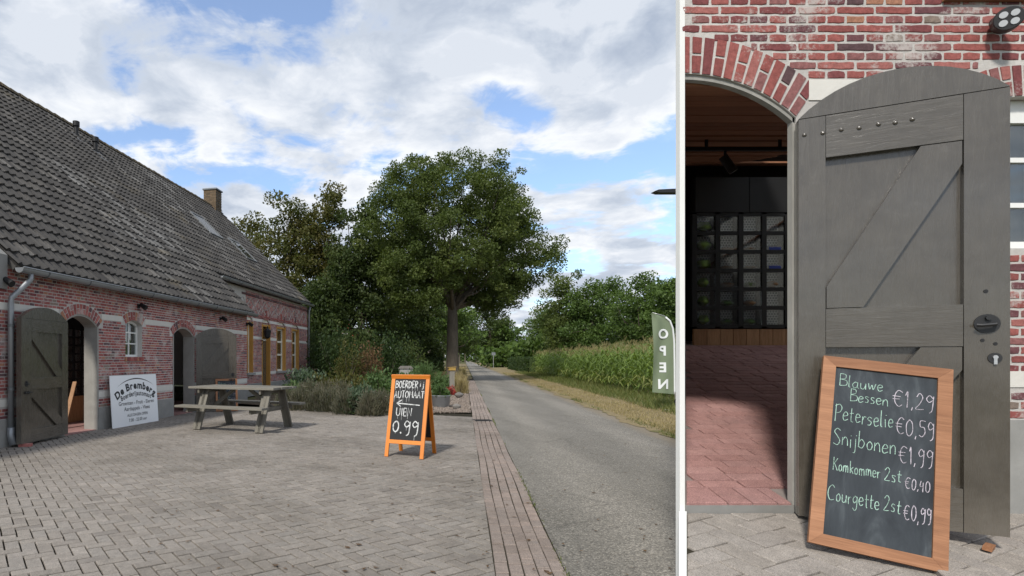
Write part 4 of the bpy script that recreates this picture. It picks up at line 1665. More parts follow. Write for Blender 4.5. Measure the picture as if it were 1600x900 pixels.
def ribbon(mb, pts, w, y, wob=.25):
    n = len(pts)
    vs = []
    for i, p in enumerate(pts):
        a, b = pts[max(0, i - 1)], pts[min(n - 1, i + 1)]
        dx, dz = b[0] - a[0], b[1] - a[1]
        l = math.hypot(dx, dz) + 1e-9
        ww = w * .5 * random.uniform(1 - wob, 1 + wob)
        vs += [(p[0] - dz / l * ww, y, p[1] + dx / l * ww), (p[0] + dz / l * ww, y, p[1] - dx / l * ww)]
    mb.add(vs, [(2 * i, 2 * i + 1, 2 * i + 3, 2 * i + 2) for i in range(n - 1)])


def write(mb, s, x, z, h, width, w, y, slope=0.0, angular=False, jit=.03, drip=0.0):
    tot = sum(GLY[c][0] if c != ' ' else .25 for c in s) + .08 * (len(s) - 1)
    kx = width / tot
    pos = 0
    for c in s:
        if c == ' ':
            pos += .33
            continue
        gw, st = GLY[c]
        dz = random.uniform(-jit, jit) * h
        for k, line in enumerate(st):
            pts = [(x + (pos + p[0]) * kx, z + dz + p[1] * h + slope * (pos + p[0]) * kx) for p in line]
            pts = [(p[0] + random.uniform(-jit, jit) * h * .3, p[1] + random.uniform(-jit, jit) * h * .3) for p in pts]
            if not angular:
                pts = smooth_line(pts)
            elif len(line) > 3 and c in 'BORDU0S':
                pts = smooth_line(pts, 3)
            ribbon(mb, pts, w, y - .0002 * k)
            if drip and random.random() < .7:
                lo = min(pts, key=lambda p: p[1])
                ribbon(mb, [(lo[0], lo[1]), (lo[0] + .001, lo[1] - random.uniform(.4, 1) * drip)], w * .28, y + .0003)
        pos += gw + .08


# ------------------------------------------------------------------ white sign leaning on the barn wall
BL, BR = W(176, 670, 1315 / (670 - 561)), W(247.8, 657.4, 1315 / (657.4 - 561))
BL.z = BR.z = 0
ax = (BR - BL)
SW = ax.length
SH = 1.10
sg = empty('sign_board', (BL.x, BL.y, .0), math.atan2(ax.y, ax.x))
sg.rotation_euler = (R(-4), 0, math.atan2(ax.y, ax.x))
lab(sg, 'white lettered sign board leaning on the wall below the small window', 'sign')
t = MB()
t.bbox((0, 0, .0), (SW, .012, SH))
t.build('panel', M['signwhite'], sg)
t = MB()
y = -.0015
arc_text(t, 'De Bremberg', .215, SW * .53, .80, 1.15, y, .009, SW * .88)
t.build('lettering', M['ink'], sg)
t = MB()
t2 = []
pts = [(SW * .53 + 1.35 * math.sin(a), 1.02 - 1.35 + 1.35 * math.cos(a)) for a in [R(-29 + 58 * k / 20) for k in range(21)]]
for i in range(20):
    wa = .022 * math.sin(math.pi * (i + .0) / 20) + .001
    wb = .022 * math.sin(math.pi * (i + 1.0) / 20) + .001
    t.add([(pts[i][0], y, pts[i][1] - wa / 2), (pts[i + 1][0], y, pts[i + 1][1] - wb / 2), (pts[i + 1][0], y, pts[i + 1][1] + wb / 2), (pts[i][0], y, pts[i][1] + wa / 2)], [(0, 1, 2, 3)])
t.build('arc_stroke', M['ink'], sg)
t = MB()
arc_text(t, 'Boerderijautomaat', .15, SW * .53, .645, 1.5, y, .004, SW * .66)
t.build('lettering', M['ink'], sg)
for (s, size, z, sx) in (('Groenten - Fruit - Eieren', .115, .455, 1.08), ('Aardappels - Vlees', .115, .33, 1.06), ('ALLE DAGEN OPEN', .084, .200, 1.0), ('7.00 - 22.00 uur', .095, .085, 1.05)):
    t = MB()
    text_on(t, s, size, SW * .53, z, y, .0012, sx)
    t.build('lettering', M['ink'], sg)

# ------------------------------------------------------------------ picnic table
pt = empty('picnic_table', (-2.03, 12.15, 0), R(-23.5))
lab(pt, 'weathered grey wooden picnic table with attached benches on the paved yard', 'picnic table')
def wpart(nm, a, b, w, h, up=(0, 0, 1), parent=pt, mat=None):
    a, b = Vector(a), Vector(b)
    L = (b - a).length
    t = MB()
    t.box((0, 0, 0), (L, w, h))
    o = t.build(nm, mat or M['oldwood'], parent)
    x = (b - a).normalized()
    y = Vector(up).cross(x)
    if y.length < 1e-4:
        y = Vector((1, 0, 0))
    y.normalize()
    z = x.cross(y)
    o.matrix_local = Matrix.Translation((a + b) / 2) @ Matrix((x, y, z)).transposed().to_4x4()
    return o
TZ = .86
for k in range(6):
    y = -.40 + k * .16
    wpart('top_plank', (-1.02 + random.uniform(-.01, .01), y, TZ), (1.02 + random.uniform(-.01, .01), y + random.uniform(-.004, .004), TZ), .148, .042)
for s in (-1, 1):
    for k in range(2):
        y = s * (.70 + k * .145)
        wpart('bench_plank', (-1.02, y, .50), (1.02, y, .50 + random.uniform(-.004, .004)), .132, .042)
for ex in (-.74, .74):
    for s in (-1, 1):
        wpart('leg', (ex, s * .60, .01), (ex, s * .27, TZ - .03), .045, .12, (1, 0, 0))
        wpart('leg', (ex + .062, s * .60, .01), (ex + .062, s * .27, TZ - .03), .045, .12, (1, 0, 0))
    wpart('seat_bearer', (ex + .031 - .055, -.84, .43), (ex + .031 - .055, .84, .43), .042, .09)
    wpart('top_bearer', (ex - .045, -.44, TZ - .068), (ex - .045, .44, TZ - .068), .042, .09)
    wpart('brace', (ex * .96, 0, .46), (ex * .25, 0, TZ - .04), .045, .07)

# ------------------------------------------------------------------ orange pavement chalkboard
ab = empty('pavement_sign', (1.085, 8.79, 0), R(-26.3))
lab(ab, 'orange framed pavement chalkboard advertising onions standing on the yard', 'sign')
AW, AH, SP = .60, 1.205, .33
lean = math.atan2(SP, AH)
Rm = Matrix.Rotation(-lean, 4, 'X')
for s in (-1, 1):
    face = Matrix.Translation((0, 0, 0)) if s < 0 else Matrix.Rotation(math.pi, 4, 'Z')
    Mx = face @ Matrix.Translation((0, -SP, 0)) @ Rm
    def fpart(nm, a, b, mat):
        t = MB()
        t.bbox(a, b)
        o = t.build(nm, mat, ab)
        o.matrix_local = Mx
        return o
    HL = AH / math.cos(lean)
    fpart('leg', (-AW / 2, 0, .006), (-AW / 2 + .055, .03, HL - .05), M['orange'])
    fpart('leg', (AW / 2 - .055, 0, .006), (AW / 2, .03, HL - .05), M['orange'])
    fpart('top_rail', (-AW / 2 - .004, -.006, HL - .05), (AW / 2 + .004, .030, HL + .008), M['orange'])
    fpart('bottom_rail', (-AW / 2 + .055, -.001, .205), (AW / 2 - .055, .031, .262), M['orange'])
    brd = fpart('chalkboard', (-AW / 2 + .052, .008, .262), (AW / 2 - .052, .018, HL - .05), M['slateblack'])
    if s < 0:
        t = MB()
        y = .0065
        x0, x1 = -AW / 2 + .058, AW / 2 - .058
        wd = x1 - x0
        write(t, 'BOERDER', x0 + .01, 1.055, .105, wd * .74, .0125, y, 0, True, .03, .05)
        write(t, 'ij', x0 + wd * .81, 1.075, .105, wd * .15, .0125, y, 0, True)
        write(t, 'AUTOMAAT', x0 + .005, .90, .105, wd * .97, .0120, y, 0, True, .03, .09)
        ribbon(t, [(x0 + wd * .12, .815), (x0 + wd * .87, .793)], .016, y)
        ribbon(t, [(x0 + wd * .27, .865), (x0 + wd * .12, .815), (x0 + wd * .26, .765)], .015, y)
        write(t, 'UIEN', x0 + wd * .12, .625, .12, wd * .52, .0125, y, 0, True, .03, .11)
        write(t, '0', x0 + wd * .05, .385, .16, wd * .22, .017, y, 0, False, .02, .05)
        write(t, '.', x0 + wd * .30, .37, .35, wd * .07, .02, y, 0, False, .02, .12)
        write(t, '99', x0 + wd * .42, .35, .20, wd * .48, .0155, y, 0, False, .02, .09)
        t.v = [tuple(p) for p in t.v]
        o = t.build('chalk_writing', M['chalk'], brd)

# ------------------------------------------------------------------ beach flag
fp = W(1055, 644, 1315 / (644 - 561))
fl = empty('feather_flag', (fp.x, fp.y, .03), R(0))
lab(fl, 'green feather flag with white letters on a pole beside the maize', 'flag')
kf = fp.y / F
t = MB()
t.tube([(0, 0, .0), (0, 0, .30)], .022, 10)
t.build('spike', M['blacksteel'], fl)
pole = [(0, 0, .28), (-.005, 0, 1.2), (-.015, 0, 1.9), (-.05, 0, 2.25), (-.14, 0, 2.48), (-.30, 0, 2.60), (-.62, 0, 2.69)]
t = MB()
t.tube(pole, [.012, .012, .011, .010, .009, .008, .006], 8)
t.build('pole', M['alu'], fl, smooth=True)
t = MB()
nx, nz = 10, 24
vs, fs = [], []
def pole_x(z):
    for i in range(len(pole) - 1):
        if pole[i][2] <= z <= pole[i + 1][2]:
            k = (z - pole[i][2]) / (pole[i + 1][2] - pole[i][2])
            return pole[i][0] + (pole[i + 1][0] - pole[i][0]) * k
    return pole[-1][0]
for j in range(nz + 1):
    z = .46 + (2.685 - .46) * j / nz
    xr = pole_x(z)
    xl = -.60 - .03 * j / nz
    for i in range(nx + 1):
        k = i / nx
        x = xr + (xl - xr) * k
        vs.append((x, .045 * math.sin(k * 7 + z * 2.4) * k - .0, z + .05 * k * (1 - j / nz)))
for j in range(nz):
    for i in range(nx):
        p = j * (nx + 1) + i
        fs.append((p, p + 1, p + nx + 2, p + nx + 1))
t.add(vs, fs)
cl = t.build('cloth', M['flag'], fl, smooth=True)
t = MB()
seam = [(pole_x(z) - .02, -.012, z) for z in [.46 + k * .1 for k in range(22)]]
t.tube(seam, .024, 6)
t.build('pole_sleeve', M['flagwhite'], fl, smooth=True)
for k, ch_ in enumerate('OPEN'):
    t = MB()
    text_on(t, ch_, .36, -.335, 1.98 - k * .455, -.035, .012, 1.0, mirror=True)
    t.v = [(q[0], .045 * math.sin(-q[0] / .6 * 7 + q[2] * 2.4) * (-q[0] / .6) - .016, q[2]) for q in t.v]
    t.build('letter', M['flagwhite'], cl)
t = MB()
t.bbox((-.22, -.2, -.02), (.25, .2, .03))
t.build('base_plate', M['white'], fl)

# street lamp: its arm reaches over the verge
lp = W(1076, 560, 15.5)
sl_ = empty('street_lamp', (lp.x + .25, lp.y, 0))
lab(sl_, 'dark street lamp whose flat head reaches out over the verge', 'street lamp')
zl = W(1040, 299.5, 15.5).z
t = MB()
t.tube([(0, 0, 0), (0, 0, 1.2), (0, 0, zl - .05)], [.08, .06, .045], 12)
t.build('post', M['darkzinc'], sl_, smooth=True)
t = MB()
xh = W(1020, 300, 15.5).x - (lp.x + .25)
t.prism([(xh, zl - .01), (xh + .12, zl - .05), (xh + .62, zl - .05), (.05, zl - .03), (.05, zl + .03), (xh + .5, zl + .05), (xh + .1, zl + .03)], 'y', -.11, .11)
t.build('lamp_head', M['blacksteel'], sl_)

# ------------------------------------------------------------------ entrance barn on the right
D0 = 3.35
FZ = W(0, 787, D0).z                # floor level at the doorway
def wx(u): return (u - U0) / F * D0
def wz(v): return H + (V0 - v) / F * D0
R0 = Vector((wx(1300), D0, FZ - .02))
INV = Matrix.Translation(-R0)
EB = empty('entrance_barn', R0)
lab(EB, 'pale jointed red brick barn front with an arched doorway and large open door', 'barn')
def ebuild(mb, name, mat, parent=EB, **k):
    return mb.build(name, mat, parent, inv=INV if parent is EB else None, **k)

XL, XR = wx(1069.5), 7.1
ZT = wz(-34)
arcC, arcR = (wx(1070), wz(369)), 254 / F * D0
XJ = wx(1244)
doorpts = []
for k in range(13):
    th_ = math.asin(174 / 254) * k / 12
    doorpts.append((arcC[0] + arcR * math.sin(th_), arcC[1] + arcR * math.cos(th_)))
W2 = (wx(1512), wx(1700), wz(388), wz(172), wz(150) - wz(172))
mb = MB()
TH = .05
for i in range(12):
    (xa, za), (xb, zb) = doorpts[i], doorpts[i + 1]
    mb.prism([(xa, za), (xb, zb), (xb, ZT), (xa, ZT)], 'y', D0, D0 + TH)
wall_open(mb, XJ, XR, FZ - .35, ZT, D0, D0 + TH, [W2])
ebuild(mb, 'wall', M['mortar'])

# individual bricks
bricks = []
def emit_e(x0, x1, z0, z1):
    bricks.append((x0, x1, z0, z1))
ringH = 58 / F * D0
cour, blen, jn = 14.35 / F * D0, 60.5 / F * D0, .0128
# doorway block for laying: half arch as an opening mirrored about its centre line
OPD = (2 * arcC[0] - XJ, XJ, FZ - 1, doorpts[-1][1], doorpts[0][1] - doorpts[-1][1])
lay_bricks(XL - .02, XR - .0, wz(655), ZT - .004, [OPD, W2], ringH * .92, cour, blen, jn, [(wz(606), wz(579)), (wz(158), wz(124))], emit_e)
bricks = [b for b in bricks if b[1] > XL + .03]


def rough_brick(w, h, seed, proud=.004):
    rs = random.Random(seed)
    hw, hh = w / 2, h / 2
    out = []
    nx = max(2, int(w / .028))
    nz = 2
    j = .0026
    for i in range(nx):
        out.append((-hw + w * i / nx + rs.uniform(-j, j), -hh + rs.uniform(-j, j)))
    for i in range(nz):
        out.append((hw + rs.uniform(-j, j), -hh + h * i / nz + rs.uniform(-j, j)))
    for i in range(nx):
        out.append((hw - w * i / nx + rs.uniform(-j, j), hh + rs.uniform(-j, j)))
    for i in range(nz):
        out.append((-hw + rs.uniform(-j, j), hh - h * i / nz + rs.uniform(-j, j)))
    # round the four corners
    c = .0035
    n = len(out)
    fix = []
    for (x, z) in out:
        if abs(abs(x) - hw) < .004 and abs(abs(z) - hh) < .004:
            x *= (hw - c * .6) / hw
            z *= (hh - c * .55) / hh
        fix.append((x, z))
    out = fix
    t = MB()
    vs = [(x, .015, z) for x, z in out] + [(x, -proud * .45, z) for x, z in out] + [(x * (1 - .003 / hw), -proud * rs.uniform(.8, 1.2), z * (1 - .0028 / hh)) for x, z in out]
    fs = []
    for i in range(n):
        k = (i + 1) % n
        fs += [(i, k, n + k, n + i), (n + i, n + k, 2 * n + k, 2 * n + i)]
    fs.append(tuple(range(2 * n, 3 * n)))
    t.add(vs, fs, 0.0)
    return t.mesh('brick')


lib = {}
rest = MB()
nind = 0
for i, (x0, x1, z0, z1) in enumerate(bricks):
    u_ = ((x0 + x1) / 2) / D0 * F + U0
    v_ = V0 - ((z0 + z1) / 2 - H) / D0 * F
    vis = (-8 < v_ < 190 or u_ > 1535) and u_ < 1612
    if vis and nind < 290:
        key = (round((x1 - x0) * 400), i % 5)
        if key not in lib:
            lib[key] = rough_brick(x1 - x0, z1 - z0, i)
        o = link('brick', lib[key], M['brick_r'], EB, inv=INV)
        o.location = ((x0 + x1) / 2, D0, (z0 + z1) / 2)
        nind += 1
    else:
        brick_block(rest, x0, x1, z0, z1, D0, .004, .002)
ebuild(rest, 'brick_courses', M['brick_r'], kind='stuff')
# arch ring over the doorway, brick by brick
def ring_e(pts):
    t = MB()
    pts = [(p[0] + random.uniform(-.002, .002), p[1] + random.uniform(-.002, .002)) for p in pts]
    if max(p[0] for p in pts) < XL + .02 or max(p[1] for p in pts) > ZT:
        return
    pts = [(max(p[0], XL + .002), p[1]) for p in pts]
    t.prism(pts, 'y', D0 - .005, D0 + .03, 0.0)
    ebuild(t, 'arch_brick', M['brick_r'])
ring_bricks(ring_e, OPD[0], OPD[1], OPD[3], OPD[4], ringH, 23, .78)
ring_bricks(ring_e, W2[0], W2[1], W2[3], W2[4], ringH * .85, 13, 1.0)
# mortared soffit of the arch and jamb strip
t = MB()
for i in range(12):
    (xa, za), (xb, zb) = doorpts[i], doorpts[i + 1]
    t.prism([(xa, za - .028), (xb, zb - .028), (xb, zb + .001), (xa, za + .001)], 'y', D0 + .012, D0 + TH)
t.bbox((XJ - .012, D0 + .012, FZ - .05), (XJ + .002, D0 + TH, doorpts[-1][1] + .012))
ebuild(t, 'arch_soffit', M['jamb'])
t = MB()
t.bbox((XJ + .07, D0 - .006, wz(157)), (W2[0] - .1, D0 + .03, wz(125)))
ebuild(t, 'white_band', M['band'])
t = MB()
t.bbox((XJ + .002, D0 - .006, wz(605)), (XR, D0 + .03, wz(580)))
ebuild(t, 'white_band', M['band'])
t = MB()
t.bbox((XJ + .003, D0 - .014, FZ - .4), (XR, D0 + .03, wz(656)))
ebuild(t, 'plinth', M['cement'])
# fascia under the eave at the very top
t = MB()
t.bbox((wx(1470), D0 - .03, wz(4)), (XR, D0 - .006, wz(-36)))
ebuild(t, 'fascia', M['boardwood'])
# white corner post
t = MB()
t.bbox((wx(1061.5), D0 - .004, FZ - .55), (XL, D0 + .036, ZT + .05))
ebuild(t, 'corner_post', M['white'])
# window right of the door
a, b, zb, zs, rise = W2
t = MB()
y = D0 + .06
t.bbox((a, y, zb), (b, y + .05, zb + .05)); t.bbox((a, y, zb + .05), (a + .05, y + .05, zs)); t.bbox((b - .05, y, zb + .05), (b, y + .05, zs)); t.bbox((a + .05, y, zs - .05), (b - .05, y + .05, zs + rise))
wn = ebuild(t, 'window', M['white'])
def sub(mb, name, mat, parent):
    return mb.build(name, mat, parent)
t = MB()
for k in (1, 2):
    z = zb + (zs - zb) * k / 3
    t.bbox((a + .05, y + .006, z - .014), (b - .05, y + .045, z + .014))
for k in (1, 2):
    x = a + (b - a) * k / 3
    t.bbox((x - .013, y + .008, zb + .05), (x + .013, y + .043, zs - .05))
sub(t, 'glazing_bar', M['white'], wn)
t = MB()
t.bbox((a + .02, y + .022, zb + .03), (b - .02, y + .027, zs - .02))
sub(t, 'pane', M['glass'], wn)
t = MB()
t.bbox((a, y + .10, zb), (b, y + .11, zs + rise))
sub(t, 'curtain', M['curtain'], wn)
# spotlight on the wall
P1 = W(1577, 28, D0 - .13)
ax_d = Vector((-.62, -.76, -.18)).normalized()
P0 = P1 - ax_d * .085
t = MB()
t.tube([(P0.x + .02, D0 - .003, P0.z + .02), (P0.x + .02, D0 - .03, P0.z + .02)], .045, 16)
t.tube([(P0.x + .02, D0 - .02, P0.z + .02), P0 + ax_d * .02], .02, 10)
t.tube([P0 - ax_d * .01, P0, P1 - ax_d * .006, P1], [.05, .062, .062, .058], 24)
sp = ebuild(t, 'spotlight', M['black'])
rx_ = ax_d.cross(Vector((0, 0, 1))).normalized()
rz_v = rx_.cross(ax_d)
for k in range(4):
    c_ = P1 + rx_ * ((-1 if k % 2 else 1) * .022) + rz_v * ((-1 if k // 2 else 1) * .022)
    t = MB()
    t.tube([c_, c_ + ax_d * .004], .0175, 14)
    sub(t, 'lens', M['alu'], sp)

# the room behind: ramp floor, side wall, back wall, sloping boarded ceiling
DB, RS = 7.4, .26
def rampz(d): return FZ + (d - D0) * RS
def sideX(d, s=.5955): return s * d
XRr = 7.0
g = MB()
g.add([(sideX(D0) - .0, D0 + .01, rampz(D0) - .012), (XRr, D0 + .01, rampz(D0) - .012), (XRr + 1.5, DB + .1, rampz(DB + .1) - .012), (sideX(DB + .1), DB + .1, rampz(DB + .1) - .012)], [(0, 1, 2, 3)])
rampo = struct('ramp_floor', g, M['grout'])
cosr = 1 / math.sqrt(1 + RS * RS)
def ramp_tile(x0, x1, d0, d1, x0b=None):
    t = MB()
    x0b = x0 if x0b is None else x0b
    c = ((x0 + x1) / 2, (d0 + d1) / 2)
    t.slab([(x0 - c[0], d0 - c[1]), (x1 - c[0], d0 - c[1]), (x1 - c[0], d1 - c[1]), (x0b - c[0], d1 - c[1])], -.03, random.gauss(0, .001), .004, 0.0, .006)
    t.v = [(p[0], p[1], p[2] + p[1] * RS) for p in t.v]
    o = t.build('floor_tile', M['floortile'], rampo)
    o.location = (c[0], c[1], rampz(c[1]))
d = D0 + .012
x = sideX(d) + .010
first = True
while x < XJ - .03:
    ramp_tile(x, min(x + .135 + (.1 if first else 0), XJ - .018), d, d + .185, sideX(d + .185) + .010 if first else None)
    x += .144 + (.1 if first else 0)
    first = False
d += .194
row = 0
while d < DB - .25:
    L, dep = .245, .083
    x = sideX(d) + .02 - random.random() * L
    lim = .80 * (d + .1) + .02
    while x < lim:
        xa = x
        xb = x + L - .011
        if d < D0 + TH + .02:
            xb = min(xb, XJ - .03)
        if x < sideX(d + dep) + .012:
            if xb - sideX(d + dep) > .03:
                ramp_tile(sideX(d) + .010, xb, d, d + dep, sideX(d + dep) + .010)
        elif xb - xa > .03:
            ramp_tile(xa, xb, d, d + dep)
        x += L
    d += dep + .011
    row += 1
t = MB()
t.bbox((XL + .001, D0 + .0005, FZ - .4), (XJ - .013, D0 + .011, FZ - .012))
t.build('threshold', M['cement'], rampo)
# side wall of boarding, painted white to bounce daylight onto the lockers
t = MB()
t.prism([(sideX(D0 + .036), D0 + .036), (sideX(DB + .2), DB + .2), (sideX(DB + .2) - .05, DB + .2), (sideX(D0 + .036) - .028, D0 + .036)], 'z', FZ - .6, 4.5)
ebuild(t, 'side_wall', M['white'])
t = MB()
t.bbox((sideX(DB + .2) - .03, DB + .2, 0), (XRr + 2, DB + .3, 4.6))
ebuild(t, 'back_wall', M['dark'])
t = MB()
t.bbox((XRr - .2, D0 + TH, 0), (XRr + .1, DB + .2, 4.6))
ebuild(t, 'end_wall', M['white'])  # out of view, kept white as a reflector for the lockers
def ceilz(d): return wz(120) - .02 + (d - D0 - TH) * (3.86 - wz(120)) / (DB - .4 - D0 - TH)
# unseen rooflight, added through ceiling and roof to brighten the lockers
LX0, LX1, LD0, LD1 = 4.95, 6.78, 3.7, 7.1
d = D0 + TH + .01
while d < DB + .15:
    z0, z1 = ceilz(d), ceilz(d + .142)
    dz_ = random.uniform(-.008, .008)
    spans = [(sideX(d), sideX(d + .142), XRr)]
    if LD0 - .1 < d < LD1:
        spans = [(sideX(d), sideX(d + .142), LX0), (LX1, LX1, XRr)]
    for (xa, xa2, xb) in spans:
        t = MB()
        vs = [(xa, d, z0 + dz_), (xb, d, z0 + dz_), (xb, d + .142, z1 + dz_), (xa2, d + .142, z1 + dz_)]
        vs += [(p[0], p[1], p[2] + .02) for p in vs]
        t.add(vs, [(0, 1, 2, 3), (4, 7, 6, 5), (0, 4, 5, 1), (1, 5, 6, 2), (2, 6, 7, 3), (3, 7, 4, 0)], 0.0)
        ebuild(t, 'ceiling_board', M['ceilwood'])
    d += .150
def roofz(d): return ZT + .06 + (d - D0) * (4.62 - ZT - .06) / (DB + .35 - D0)
t = MB()
def rpiece(x0a, x0b, x1, d0, d1):
    vs = [(x0a, d0, roofz(d0)), (x1, d0, roofz(d0)), (x1, d1, roofz(d1)), (x0b, d1, roofz(d1))]
    vs += [(p[0], p[1], p[2] + .08) for p in vs]
    t.add(vs, [(0, 1, 2, 3), (4, 7, 6, 5), (0, 4, 5, 1), (1, 5, 6, 2), (2, 6, 7, 3), (3, 7, 4, 0)])
sx_ = lambda d: sideX(d) - .02
rpiece(sx_(D0 - .02), sx_(LD0), XRr + .2, D0 - .02, LD0)
rpiece(sx_(LD0), sx_(LD1), LX0, LD0, LD1)
rpiece(LX1, LX1, XRr + .2, LD0, LD1)
rpiece(sx_(LD1), sx_(DB + .35), XRr + .2, LD1, DB + .35)
rf_ = ebuild(t, 'roof', M['slateroof'])
t = MB()
t.add([(LX0, LD0, roofz(LD0) + .07), (LX1, LD0, roofz(LD0) + .07), (LX1, LD1, roofz(LD1) + .07), (LX0, LD1, roofz(LD1) + .07)], [(0, 1, 2, 3)])
sub(t, 'added_rooflight_pane', M['clearglass'], rf_)
# track lamp under the ceiling
t = MB()
zt = W(0, 233, 5.4).z
t.bbox((sideX(5.4), 5.38, zt - .015), (.80 * 5.4, 5.42, zt + .015))
tk = lab(t.build('track_rail', M['blacksteel']), 'black lamp rail under the boarded ceiling above the lockers', 'lamp rail')
c = W(1133, 240, 5.4)
t = MB()
t.tube([(c.x, c.y, zt), (c.x, c.y, zt - .07)], .012, 8)
t.tube([(c.x - .02, c.y, zt - .07), (c.x + .06, c.y - .03, zt - .22)], .038, 14)
t.build('spot_head', M['blacksteel'], tk)
# hangers to the ceiling
t = MB()
for xx in (sideX(5.4) + .2, 4.1):
    t.bbox((xx - .01, 5.39, zt + .015), (xx + .01, 5.41, ceilz(5.4) + .01))
t.build('hanger', M['blacksteel'], tk)

# lockers at the top of the ramp
LZ = W(0, 510, DB - .15).z
cw, chh = 36.2 / F * (DB - .15), 29.2 / F * (DB - .15)
LX = sideX(DB) + .035
lk2 = locker('vending_locker', (LX, DB, 0), 0, 7, 6, cw, chh, LZ, .46, 'black vending lockers with dotted panels holding vegetables at the ramp top')
zf = rampz(DB - .14)
for k in range(16):
    t = MB()
    x0 = LX - 0 + k * .165
    t.bbox((k * .165, -.135, zf - .1), (k * .165 + .158, -.10, LZ - chh * .12 - .004))
    t.build('plinth_board', M['intwood'], lk2)
# produce in the compartments
def lump(name, r, mat, label, cat, pos, sq=(1, 1, .8), seed=0):
    t = MB()
    rs = random.Random(seed)
    ph = [rs.uniform(0, 6) for _ in range(4)]
    nu, nv = 14, 9
    vs, fs = [], []
    for i in range(nv + 1):
        th_ = math.pi * i / nv
        for k in range(nu):
            a_ = 2 * math.pi * k / nu
            rr = r * (1 + .10 * math.sin(3 * a_ + ph[0]) * math.sin(th_) + .08 * math.sin(5 * th_ + ph[1]) + .06 * math.sin(7 * a_ + ph[2] + th_ * 3))
            vs.append((rr * math.sin(th_) * math.cos(a_) * sq[0], rr * math.sin(th_) * math.sin(a_) * sq[1], rr * math.cos(th_) * sq[2]))
    for i in range(nv):
        for k in range(nu):
            k2 = (k + 1) % nu
            fs.append((i * nu + k, (i + 1) * nu + k, (i + 1) * nu + k2, i * nu + k2))
    mn = min(p[2] for p in vs)
    t.add([(p[0], p[1], p[2] - mn) for p in vs], fs, 0.0)
    o = t.build(name, mat, smooth=True)
    o.location = pos
    lab(o, label, cat, label)
    return o
for c_ in range(5):
    for r_ in range(6):
        pos = (LX + (c_ + .5) * cw, DB - .15 + .062, LZ + r_ * chh + chh * .10 + .001)
        if c_ == 0 and r_ < 3:
            lump('cabbage', .062, M['cabbage'], 'round pale green cabbage in a bottom corner locker', 'cabbage', pos, (1, .9, .95), c_ * 7 + r_)
        elif c_ == 0:
            lump('lettuce', .075, M['cabbage'], 'pointed green lettuce in an upper corner locker', 'lettuce', pos, (1.2, .8, .8), c_ * 7 + r_)
        elif c_ in (1, 2) and r_ < 3:
            lump('vegetable_bunch', .07, M['greens'] if (c_ + r_) % 3 else M['root'], 'low heap of vegetables in a lower middle locker', 'vegetables', pos, (1.15, .8, .5), c_ * 7 + r_)
        elif c_ in (1, 2) and r_ < 5:
            lump('root_heap', .066, M['root'], 'flat heap of brown roots in an upper middle locker', 'vegetables', pos, (1.15, .8, .3), c_ * 7 + r_)
        elif c_ == 3 and r_ in (3, 4):
            t = MB()
            t.bbox((-.075, -.05, 0), (.075, .05, .035))
            for q_ in range(6):
                t.tube([(-.06 + q_ * .024, -.03, .03), (-.055 + q_ * .024, .02, .06)], [.014, .008], 6)
            o = t.build('blue_punnet', M['blue'])
            o.location = pos
            lab(o, 'blue fruit punnet standing in a locker', 'punnet', 'blue punnets')
        elif c_ == 3 and r_ == 2:
            lump('carrot_bundle', .066, M['root'], 'reddish brown vegetable bundle in a locker below the blue punnets', 'vegetables', pos, (1.1, .8, .6), c_ * 7 + r_)
        elif c_ == 4 and r_ < 5 and r_ != 3:
            lump('leaf_bunch', .06, M['cabbage'], 'small flat green bunch in a locker beside the door edge', 'vegetables', pos, (1.2, .8, .4), c_ * 7 + r_)

# forecourt: gently rising paved apron in front of the doorway
FS = .16
def fz(d): return FZ - .052 + (d - D0) * FS
XFR = 4.6
FORE = [(.5935 * 1.15, 1.15), (XFR, 1.15), (XFR, D0 + .01), (.5935 * (D0 + .01), D0 + .01)]
g = MB()
vs = [(p[0], p[1], fz(p[1]) - .014) for p in FORE] + [(p[0], p[1], -.05) for p in FORE]
g.add(vs, [(0, 1, 2, 3), (7, 6, 5, 4), (0, 4, 5, 1), (1, 5, 6, 2), (2, 6, 7, 3), (3, 7, 4, 0)])
fore = struct('forecourt', g, M['sand'])
REG = [(.5995 * 2.0, 2.0), (3.95, 2.0), (3.95, D0 - .006), (.5995 * (D0 - .006), D0 - .006)]
for q in herring(REG, R(22), .118, .007, .002):
    c = (sum(p[0] for p in q) / len(q), sum(p[1] for p in q) / len(q))
    t = MB()
    t.slab([(p[0] - c[0], p[1] - c[1]) for p in q], -.04, random.gauss(0, .0018), .005, 0.0, .014)
    t.v = [(p[0], p[1], p[2] + p[1] * FS) for p in t.v]
    o = t.build('paver', M['paver_r'], fore)
    o.location = (c[0], c[1], fz(c[1]))
t = MB()
d_ = [1.15, 2.2, D0 - .01]
vs = []
for d in d_:
    vs += [(.5855 * d, d, fz(d) + .012), (.5985 * d, d, fz(d) + .012), (.5855 * d, d, fz(d) - .10), (.5985 * d, d, fz(d) - .10)]
t.add(vs, [(0, 1, 5, 4), (4, 5, 9, 8), (0, 4, 6, 2), (4, 8, 10, 6), (1, 3, 7, 5), (5, 7, 11, 9), (0, 2, 3, 1), (8, 9, 11, 10)])
t.build('edging', M['white'], fore)

